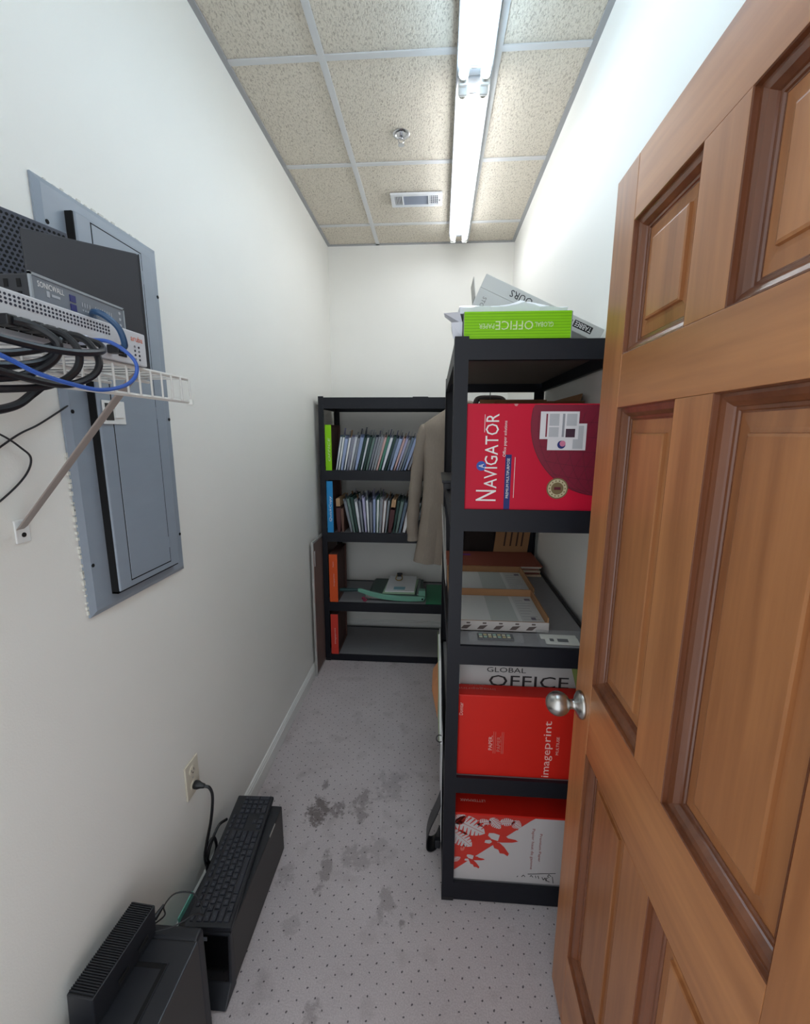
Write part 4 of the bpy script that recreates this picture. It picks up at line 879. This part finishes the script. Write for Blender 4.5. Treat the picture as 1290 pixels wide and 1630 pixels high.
for a in ((.140, .282, .110, .072, -.45), (.112, .232, .090, .058, -.65), (.185, .300, .050, .030, .2), (.222, .300, .052, .034, -.8), (.262, .308, .052, .030, .1), (.292, .300, .036, .034, -.6), (.105, .310, .05, .04, .9), (.098, .150, .03, .02, .5)): leaf(*a)
part('leaf_veins', vn, M_rink, lc, kind='stuff')
leaf_mt[0] = mat('leaf_pale_red', (206, 110, 98), .6); leaf(.118, .196, .026, .014, 1.2, 4)
# two butterflies where red meets white
def wings(cx, cz, s, mt_r, mt_w):
    m1 = MB(); m1.prism([(cx + a * s, ly, cz + b * s) for a, b in ((0, 0), (.55, .42), (.85, .40), (.95, .30), (1.4, .22), (1.55, .12), (1.2, .02), (.6, -.02))], (0, -.0008, 0))
    m1.prism([(cx + a * s, ly, cz + b * s) for a, b in ((0, -.05), (.45, -.05), (.75, -.35), (1.05, -.8), (.98, -.98), (.75, -.82), (.5, -.8), (.4, -.55), (.15, -.45))], (0, -.0008, 0))
    part('butterfly_print', m1, mt_r, lc)
    m2 = MB(); m2.prism([(cx + a * s, ly, cz + b * s) for a, b in ((.35, .08), (-.05, .2), (-.25, .42), (-.2, .6), (.1, .62), (.45, .5))], (0, -.0010, 0))
    m2.prism([(cx + a * s, ly, cz + b * s) for a, b in ((0, -.02), (-.15, -.15), (-.45, -.1), (-.4, .08), (-.1, .12))], (0, -.0010, 0)); part('butterfly_print', m2, mt_w, lc)
wings(.214, .228, .055, M_rink, M_wcart); wings(.140, .150, .034, M_rink, M_wcart)
M_txt = mat('brick_text_ink', (146, 62, 54), .6)
text('Premium Paper', (.372, ly, .215), -Z_, X_, .110, .011, M_txt, lc)
text('Papier haut de gamme', (.347, ly, .208), -Z_, X_, .160, .012, M_txt, lc)
text('LETTERMARK', (.150, 1.275, lz1 + .001), -X_, -Y_, .085, .010, M_pinkp, lc)
ln = MB()
for pts in ([(.338, .108), (.43, .118)], [(.424, .078), (.420, .104)], [(.412, .082), (.402, .086), (.400, .096), (.406, .098)], [(.400, .084), (.396, .098), (.391, .088), (.386, .099)], [(.376, .092), (.372, .104)], [(.366, .094), (.364, .104)], [(.356, .096), (.350, .104), (.346, .098)], [(.330, .096), (.324, .103), (.318, .095)], [(.416, .104), (.408, .112), (.404, .104), (.410, .100)], [(.306, .098), (.303, .093)]):
    for p, q in zip(pts, pts[1:]): seg(p, q, .0022, ly - .0003)
part('handwriting', ln, M_black_print, lc)

# things propped along the open side of the right rack
bd = thing('binder', 'white and green binder edge leaning out of the right rack', 'binder', (.035, 1.40, .48), None)
part('cover', MB().frame_box((.040, 1.36, RS[1] + .001), (.003, 0, 0), (0, .22, 0), (-.008, 0, .335)), M_white, bd)
part('cover', MB().frame_box((.033, 1.365, RS[1] + .001), (.002, 0, 0), (0, .22, 0), (-.008, 0, .32)), mat('sage_card', (160, 176, 130), .6), bd)
part('pages', MB().frame_box((.0355, 1.37, RS[1] + .003), (.0045, 0, 0), (0, .2, 0), (-.008, 0, .315)), M_paper, bd)
part('label', MB().frame_box((.0405, 1.359, .63), (.0022, 0, 0), (0, .001, 0), (-.0015, 0, .07)), M_fwb, bd)
mf = thing('manila_folder', 'orange-brown folder corner sticking out beside the right rack', 'folder', (.02, 1.5, .55))
part('cover', MB().prism([(.030, 1.44, .70), (.028, 1.44, .52), (.006, 1.50, .60), (.008, 1.50, .63)], (.0015, .10, 0)), mat('manila_orange', (190, 128, 84), .7), mf)
rg = thing('key_ring', 'small black ring hanging beside the binder', 'ring', (.03, 1.42, .44))
part('loop', MB().tube([(.036 + .012 * math.cos(a), 1.36, .50 + .014 * math.sin(a)) for a in [2 * PI * k / 18 for k in range(18)]], .0018, 6, closed=True), M_rubber, rg, smooth=True)
lv = thing('loose_papers', 'loose white sheets hanging over the side of the right rack', 'papers', (.045, 1.5, .2))
part('sheet', MB().frame_box((.0455, 1.30, .13), (.0012, 0, 0), (0, .30, 0), (-.003, 0, .44)), M_paper, lv)
bs = thing('bag_strap', 'wide black strap spilling from under the right rack onto the carpet', 'strap', (.02, 1.40, 0))
P_ = spline([(.046, 1.36, .26), (.030, 1.37, .20), (.008, 1.39, .12), (-.003, 1.40, .06), (-.004, 1.40, .02), (.010, 1.40, .008), (.030, 1.41, .010), (.046, 1.43, .03)], 6)
mbs = MB(); vs = []
for i, p in enumerate(P_):
    t = (P_[min(i + 1, len(P_) - 1)] - P_[max(i - 1, 0)]).normalized(); n = t.cross(Vector((0, 1, 0))).normalized() * .0018; wv = Vector((0, .032, 0))
    vs += [p - n - wv, p - n + wv, p + n + wv, p + n - wv]
fs = []
for i in range(len(P_) - 1):
    for k in range(4): fs.append((i * 4 + k, i * 4 + (k + 1) % 4, i * 4 + 4 + (k + 1) % 4, i * 4 + 4 + k))
fs += [(3, 2, 1, 0), tuple(len(vs) - 4 + k for k in range(4))]
part('webbing', mbs.add(vs, fs), M_rubber, bs, smooth=True)
part('buckle', MB().box(.026, .046, 1.375, 1.395, .016, .05), M_bplast, bs, bevel=.003)
lp = thing('black_tray', 'flat black tray jutting from the second tier of the right rack', 'tray', (.06, 1.9, RS[3]))
part('lid', MB().box(.032, .080, 1.62, 1.98, RS[3] + .030, RS[3] + .040), M_bplast, lp, bevel=.002)
part('base', MB().box(.038, .080, 1.63, 1.97, RS[3] + .0045, RS[3] + .0295), M_bplast, lp, bevel=.002)
hp = thing('hanging_papers', 'grey papers fanning out below the black tray', 'papers', (.05, 1.6, 1.1))
for k in range(3): part('sheet', MB().frame_box((.0480 - k * .001, 1.42 + k * .03, 1.05), (.001, 0, 0), (0, .24, 0), (-.006 - k * .003, .02, .235)), mat('grey_sheet', (186, 184, 180), .7), hp)
wc = thing('charger_cable', 'white charger with its cable hanging behind the right rack', 'cable', (.06, 2.16, 1.0))
part('charger', MB().box(.052, .076, 2.150, 2.172, .985, 1.035), M_ivory, wc, bevel=.003)
part('cord', MB().tube(spline([(.062, 2.160, .985), (.054, 2.162, .94), (.050, 2.163, .88), (.060, 2.165, .82), (.066, 2.165, .72), (.062, 2.165, .60)]), .0028, 8), M_ivory, wc, smooth=True)

# ---------------------------------------------------------------- garments hung behind the right rack
def cloth_mat(name, c): return mat(name, c, .9, noise=(160, .10, (1, 1, .3)), bump=(420, .35), spec=.15)
M_tan = cloth_mat('taupe_wool', (142, 130, 118)); M_dk = cloth_mat('dark_brown_wool', (52, 44, 42)); M_lining = mat('lining_satin', (74, 66, 62), .5)
def jacket(label, cx, cy, ztop, zhem, hw, dep, mt, seed, sleeve_sway):
    j = thing('jacket', label, 'jacket', (cx, cy, zhem), 'jackets on hangers behind the right rack')
    rnd = random.Random(seed); ph = [rnd.uniform(0, 6) for _ in range(6)]
    NS, NZ_ = 40, 26; mb = MB(); vs = []; zs = ztop - .115
    for i in range(NZ_ + 1):
        t = i / NZ_
        if t < .78: g_ = t / .78; z = zhem + (zs - zhem) * g_; W_ = hw * (1.16 - .24 * g_ - .10 * math.sin(PI * g_) + .08 * g_ ** 4); D = dep * (1.15 - .35 * t)
        else:
            q = (t - .78) / .22; z = zs + (ztop - zs) * q ** .85; W_ = hw * (1.0 - .76 * q); D = dep * (.87 - .45 * q)
        for k in range(NS):
            a = 2 * PI * k / NS; ca, sa = math.cos(a), math.sin(a)
            x = W_ * (abs(ca) ** .75) * (1 if ca >= 0 else -1); y = D * (abs(sa) ** .8) * (1 if sa >= 0 else -1)
            wr = .006 * math.sin(14 * ca + ph[0] + 2 * t) * (1 - t) + .004 * math.sin(23 * ca + ph[1]) * (1 - t * .6) + .003 * math.sin(40 * t + ph[2] + 5 * ca) * (1 if t < .78 else .3)
            vs.append((cx + x + .3 * wr, cy + y + wr * (1.4 if sa < 0 else 1), z))
    fs = []
    for i in range(NZ_):
        for k in range(NS): fs.append((i * NS + k, i * NS + (k + 1) % NS, (i + 1) * NS + (k + 1) % NS, (i + 1) * NS + k))
    fs.append(tuple(range(NS))[::-1]); fs.append(tuple(NZ_ * NS + k for k in range(NS))); part('body', mb.add(vs, fs), mt, j, smooth=True)
    for s in (-1, 1):
        sw_ = sleeve_sway if s < 0 else sleeve_sway * .5
        P_ = spline([(cx + s * hw * .78, cy, zs + .012), (cx + s * hw * .90, cy + .005, zs - .03), (cx + s * (hw * 1.02 + sw_ * .5), cy + .010, zs - .16), (cx + s * (hw * 1.12 + sw_ * .9), cy + .010, zs - .34), (cx + s * (hw * 1.19 + sw_), cy + .005, zs - .54), (cx + s * (hw * 1.17 + sw_), cy, zs - .65)], 6)
        n = len(P_); rad = [.018 + .030 * min(1, i / 5) - .010 * (i / n) + .0025 * math.sin(i * 1.7 + ph[3]) for i in range(n)]
        sl_ = part('sleeve', MB().tube(P_, rad, 18, flat=.85), mt, j, smooth=True)
        e = P_[-1]
        for k in range(3): part('cuff_button', MB().lathe([(.0055, 0), (.0055, .003)], (e.x + s * .03, e.y - .008, e.z + .02 + k * .018), (s, -.3, 0), 10), M_fwb, sl_)
    part('collar', MB().tube(spline([(cx - .075, cy - dep * .42, ztop - .05), (cx - .062, cy + .01, ztop + .004), (cx, cy + .035, ztop + .014), (cx + .062, cy + .01, ztop + .004), (cx + .075, cy - dep * .42, ztop - .05)]), .014, 8), mt, j, smooth=True)
    for s in (-1, 1): part('lapel', MB().prism([(cx + s * .065, cy - dep * .62, ztop - .035), (cx + s * .105, cy - dep * .86, ztop - .13), (cx + s * .085, cy - dep * .95, ztop - .17), (cx + s * .012, cy - dep * 1.02, ztop - .36), (cx + s * .03, cy - dep * .9, ztop - .2)], (0, -.004, 0)), mt, j)
    h = thing('coat_hanger', 'black hanger inside the ' + label.split(' hung')[0].split(' hang')[0], 'hanger', (cx, cy, ztop))
    part('hook', MB().tube(spline([(cx, cy, ztop - .02), (cx, cy, ztop + .04), (cx + .002, cy + .004, ztop + .06), (cx, cy - .012, ztop + .085), (cx, cy - .034, ztop + .085), (cx, cy - .044, ztop + .066)]), .0022, 8), M_rubber, h, smooth=True)
    part('arms', MB().tube(spline([(cx - hw * .72, cy, zs + .012), (cx - .06, cy, ztop - .035), (cx, cy, ztop - .015), (cx + .06, cy, ztop - .035), (cx + hw * .72, cy, zs + .012)]), .006, 8), M_rubber, h, smooth=True)
    return j
jacket('taupe wool jacket hung between the two racks', .150, 2.425, 1.722, .835, .226, .075, M_tan, 4, .0)
jacket('dark brown jacket hung just behind the right rack', .275, 2.235, 1.735, .93, .155, .050, M_dk, 9, 0)
cs = thing('cardboard_sheet', 'brown cardboard sheet with dark print standing behind the folder pile', 'cardboard', (.39, 2.12, RS[2]))
k0 = Vector((.300, 2.1115, RS[2] + .001)); kv = Vector((.035, .010, .32)).normalized()
part('sheet', MB().frame_box(k0, (.168, 0, 0), (0, .004, 0), kv * .33), M_card, cs)
for a in (.045, .075, .105, .13): part('print_line', MB().frame_box(k0 + Vector((a, -.0004, 0)) + kv * .08, (.008, 0, 0), (0, .0004, 0), kv * (.10 + .06 * (a > .07))), mat('dark_brown_ink', (70, 46, 34), .8), cs)
# ---------------------------------------------------------------- contents of the back rack
ORD = ['first', 'second', 'third', 'fourth', 'fifth', 'sixth', 'seventh', 'eighth', 'ninth', 'tenth', 'eleventh', 'twelfth', 'thirteenth', 'fourteenth', 'fifteenth', 'sixteenth', 'seventeenth', 'eighteenth', 'nineteenth', 'twentieth', 'twenty-first', 'twenty-second', 'twenty-third', 'twenty-fourth', 'twenty-fifth', 'twenty-sixth', 'twenty-seventh', 'twenty-eighth']
FCOL = {'pale blue': (158, 172, 206), 'slate': (104, 120, 138), 'dark green': (46, 74, 68), 'grey-green': (112, 134, 128), 'lilac': (182, 178, 208), 'white': (214, 216, 222), 'maroon': (84, 48, 50), 'pinkish': (206, 172, 168), 'mid green': (74, 128, 108), 'grey': (138, 142, 150), 'brown': (110, 78, 66), 'navy': (52, 62, 92)}
fmat = {k: mat('file_' + k.replace(' ', '_').replace('-', '_'), v, .7) for k, v in FCOL.items()}
M_manila = mat('manila_card', (208, 168, 128), .75)
def file_folder(x, y0, zb, t, h, tilt, colour, row, n, depth=.30, tab=True, bow=0.0, inner=None):
    o = thing('file_folder', '%s file, %s from the left in the %s row of files' % (colour, ORD[n], row), 'file', (x, y0, zb), '%s row of files on the back rack' % row)
    ca, sa = math.cos(tilt), math.sin(tilt); lift = abs(t / 2 * sa) + .0006
    def q(a, b): return (x + a * ca + b * sa, zb + lift - a * sa + b * ca)
    def slab(a0, a1, b0, b1, yy0, yy1): return MB().prism([(u, yy0, v) for u, v in (q(a0 * .55, b0), q(a1 * .55, b0), q(a1 + bow * .5, b1 * .55), q(a1, b1), q(a0, b1), q(a0 + bow * .5, b1 * .55))], (0, yy1 - yy0, 0))
    m = fmat[colour]
    part('cover', slab(-t / 2, -t / 2 + .0016, 0, h, y0, y0 + depth), m, o); part('cover', slab(t / 2 - .0016, t / 2, 0, h * .97, y0 + .002, y0 + depth), m, o)
    part('papers', slab(-t / 2 + .0022, t / 2 - .0022, .004, h * random.uniform(.90, .97), y0 + random.uniform(.001, .006), y0 + depth - .01), inner or random.choice((M_paper, m, m, fmat['grey'])), o)
    if tab:
        yy = y0 + random.uniform(.02, .2); part('tab', slab(-t / 2, -t / 2 + .002, h, h + random.uniform(.018, .048), yy, yy + .045), random.choice((M_paper, M_paper, fmat['grey'], M_manila, fmat['lilac'])), o)
cols = ['slate', 'grey-green', 'pale blue', 'slate', 'lilac', 'white', 'grey', 'pale blue', 'dark green', 'slate', 'dark green', 'grey-green', 'navy', 'grey', 'white', 'pinkish', 'mid green', 'pale blue', 'dark green', 'slate', 'pale blue', 'pinkish', 'lilac', 'grey', 'slate', 'pale blue', 'maroon', 'brown']
x = -.640
for n, c in enumerate(cols):
    t = {'pale blue': .021, 'maroon': .022, 'white': .016, 'pinkish': .014}.get(c, .0155) * random.uniform(.9, 1.08)
    tl = .17 + .007 * n
    file_folder(x + t / 2, 2.742 + random.uniform(0, .012), BS[3], t, .232 + random.uniform(-.006, .006), tl, c, 'upper', n); x += t * 1.02 + .0012
cols = ['maroon', 'brown', 'grey', 'grey-green', 'dark green', 'white', 'navy', 'lilac', 'slate', 'grey', 'pale blue', 'mid green', 'white', 'pinkish', 'dark green', 'maroon', 'dark green', 'grey-green', 'slate', 'maroon', 'brown', 'grey-green', 'dark green']
x = -.640
for n, c in enumerate(cols):
    t = (.030 if c == 'maroon' else .0175) * random.uniform(.9, 1.08); tl = -.02 if n < 2 else -.20 + .026 * (n - 2)
    if n == 2: x += .040
    if c == 'maroon' or c == 'brown': file_folder(x + t / 2, 2.742 + random.uniform(0, .01), BS[2], t, .175, tl, c, 'lower', n, tab=False, inner=None); 
    else: file_folder(x + t / 2, 2.742 + random.uniform(0, .012), BS[2], t, .232 + random.uniform(-.008, .016), tl, c, 'lower', n)
    if c == 'maroon':
        o = [ob for ob in C.objects if ob.name.startswith('file_folder')][-1]
        ca, sa = math.cos(tl), math.sin(tl); xm = x + t / 2
        for k in range(4):
            a = -t / 2 + .003 + k * t / 4.5; q = lambda a, b: (xm + a * ca + b * sa, BS[2] + .001 - a * sa + b * ca)
            part('insert', MB().prism([(u, 2.75, v) for u, v in (q(a, .176), q(a + t / 6, .176), q(a + t / 6, .226 + .004 * (k % 2)), q(a, .226 + .004 * (k % 2)))], (0, .27, 0)), M_manila, o)
    x += t * 1.03 + .0012
def end_lid(label, x0, x1, z0, z1, dep, mt, tx, tcol, th, tw, side, name='shallow_box'):
    o = thing(name, label, 'box', ((x0 + x1) / 2, 2.87, z0), 'shallow boxes standing on the back rack'); y0 = 2.735; t = .003
    part('front', MB().box(x0, x1, y0, y0 + t, z0, z1), mt, o, bevel=.0008)
    part('shell', MB().box(x0, x0 + t, y0 + t, y0 + dep, z0, z1).box(x0 + t, x1, y0 + dep - t, y0 + dep, z0, z1).box(x0 + t, x1, y0 + t, y0 + dep - t, z1 - t, z1).box(x0 + t, x1, y0 + t, y0 + dep - t, z0, z0 + t), side, o)
    part('lining', MB().box(x1 - .0135, x1 - .012, y0 + t, y0 + dep - t, z0 + t, z1 - t), side, o)
    if tx: text(tx, ((x0 + x1) / 2 + .004, y0, (z0 + z1) / 2 - .01), Z_, -X_, tw, th, tcol, o, shear=.2)
    return o
M_brownin = mat('brown_board_unlit', (92, 62, 56), .8); M_orange = mat('orange_card', (232, 88, 30), .5); M_cyan = mat('sky_blue_card', (16, 140, 206), .5); M_coral = mat('coral_red_card', (222, 62, 48), .5)  # brown card, dark also to paint the boxes' sides as unlit
end_lid('lime green shallow box standing at the left end of the upper files', -.699, -.658, BS[3] + .0005, 1.622, .27, M_lime, 'OFFICE', M_pale, .014, .15, M_brownin)
end_lid('sky blue shallow box at the left end of the lower files', -.699, -.658, BS[2] + .0005, 1.262, .27, M_cyan, 'QuickCopy', M_white_print, .020, .17, M_brownin)
o = end_lid('orange shallow box standing beside the green paper cutter', -.697, -.640, BS[1] + .0005, .768, .30, M_orange, 'imageprint', M_pinkp, .010, .09, M_brownin)
text('Papier', (-.668, 2.735, .700), Z_, -X_, .04, .008, M_pinkp, o)
o = end_lid('coral red shallow box alone on the bottom shelf of the back rack', -.696, -.645, BS[0] + .0005, .340, .30, M_coral, 'imageprint', M_pinkp, .014, .12, M_brownin)

# paper cutter
M_cg = mat('mint_green_enamel', (110, 168, 146), .4); M_cd = mat('deep_green_enamel', (52, 78, 70), .5); M_ch = mat('dark_teal_grip', (30, 62, 64), .45)
z = BS[1] + .0005
ct = thing('paper_cutter', 'green guillotine paper cutter on the back rack', 'paper cutter', (-.28, 2.92, z))
part('base', MB().prism([(-.452, 2.795, z + .018), (-.065, 2.795, z + .018), (-.065, 2.795, z + .040), (-.43, 2.795, z + .040)], (0, .34, 0)), M_cd, ct, bevel=.004)
part('ruler_bar', MB().box(-.105, -.085, 2.80, 3.12, z + .0405, z + .052), mat('ruler_grey', (120, 132, 128), .5), ct, bevel=.002)
for xx in (-.43, -.10):
    for yy in (2.82, 3.10): part('foot', MB().lathe([(.012, 0), (.010, .018)], (xx, yy, z), (0, 0, 1), 12), M_rubber, ct)
armp = [(-.525, .076), (-.505, .088), (-.49, .087), (-.42, .068), (-.34, .052), (-.25, .044), (-.16, .041), (-.055, .044), (-.048, .030), (-.055, .010), (-.16, .004), (-.25, .007), (-.34, .016), (-.42, .034), (-.48, .056), (-.50, .062)]
part('cutting_arm', MB().prism([(a, 2.770, z + b) for a, b in armp], (0, .018, 0)), M_cg, ct, bevel=.003)
part('handle', MB().tube([(-.635, 2.779, z + .074), (-.60, 2.779, z + .075), (-.508, 2.779, z + .077)], [.011, .0125, .011], 12), M_ch, ct, smooth=True)
part('pivot_bracket', MB().box(-.092, -.045, 2.789, 2.84, z + .018, z + .078), M_cg, ct, bevel=.003)
part('pivot_bolt', MB().lathe([(.006, 0), (.006, .004), (.003, .006)], (-.065, 2.770, z + .026), (0, -1, 0), 12), M_dark, ct)
part('blade', MB().box(-.46, -.06, 2.789, 2.792, z + .012, z + .040), M_nickel, ct)
pp = thing('clipped_papers', 'stack of papers held by a clip lying on the paper cutter', 'papers', (-.23, 2.92, z + .041))
part('sheet', MB().frame_box((-.345, 2.815, z + .0412), (.225, 0, 0), (.02, .26, .012), (0, 0, .004)), mat('pale_green_sheet', (176, 206, 176), .7), pp)
part('sheet', MB().frame_box((-.330, 2.835, z + .0465), (.205, .004, 0), (.012, .25, .028), (0, 0, .006)), M_paper, pp)
part('sheet_print', MB().frame_box((-.272, 2.860, z + .0555), (.080, .001, 0), (.002, .045, .005), (0, 0, .0006)), mat('pale_cyan_ink', (140, 188, 200), .6), pp)
part('clip', MB().prism([(-.265, 3.07, z + .079), (-.225, 3.07, z + .079), (-.225, 3.095, z + .086), (-.265, 3.095, z + .086)], (0, 0, .016)), M_rubber, pp, bevel=.002)
part('clip_handle', MB().tube(spline([(-.262, 3.068, z + .094), (-.268, 3.01, z + .082), (-.245, 2.985, z + .080), (-.222, 3.01, z + .082), (-.228, 3.068, z + .094)]), .0035, 6), mat('brass_wire', (190, 160, 96), .3, 1.0), pp, smooth=True)
single('cutting_mat', MB().box(-.042, .150, 2.745, 3.12, z, z + .006), mat('emerald_sheet', (34, 128, 88), .45), (.05, 2.93, z), 'flat emerald green board lying right of the paper cutter', 'board', bevel=.001)
rbn = thing('red_ribbon', 'small crumpled pink-red ribbon under the cutter arm', 'ribbon', (-.468, 2.765, z))
part('loops', MB().tube(spline([(-.478, 2.756, z + .020), (-.470, 2.754, z + .034), (-.460, 2.757, z + .026), (-.468, 2.756, z + .012), (-.455, 2.754, z + .008), (-.448, 2.758, z + .016), (-.462, 2.760, z + .005)]), .005, 6), mat('crimson_ribbon', (150, 40, 72), .5), rbn, smooth=True)

# framed board slipped between the back rack and the left wall
fb = thing('framed_board', 'thin brown board with a silver frame, on edge between back rack and wall', 'board', (-.745, 2.80, 0))
part('panel', MB().box(-.7505, -.7400, 2.530, 3.16, .012, .893), mat('brown_hardboard', (118, 98, 92), .7, noise=(25, .06, (1, 1, 1))), fb)
M_alu = mat('aluminium_edge', (196, 194, 192), .35, 0.6)
part('frame_edge', MB().box(-.752, -.7385, 2.518, 2.530, 0, .905), M_alu, fb); part('frame_edge', MB().box(-.752, -.7385, 2.530, 3.16, .893, .905), M_alu, fb); part('frame_edge', MB().box(-.752, -.7385, 2.530, 3.16, 0, .012), M_alu, fb)
part('label', MB().box(-.7398, -.7392, 2.545, 2.56, .74, .84), M_paper, fb)
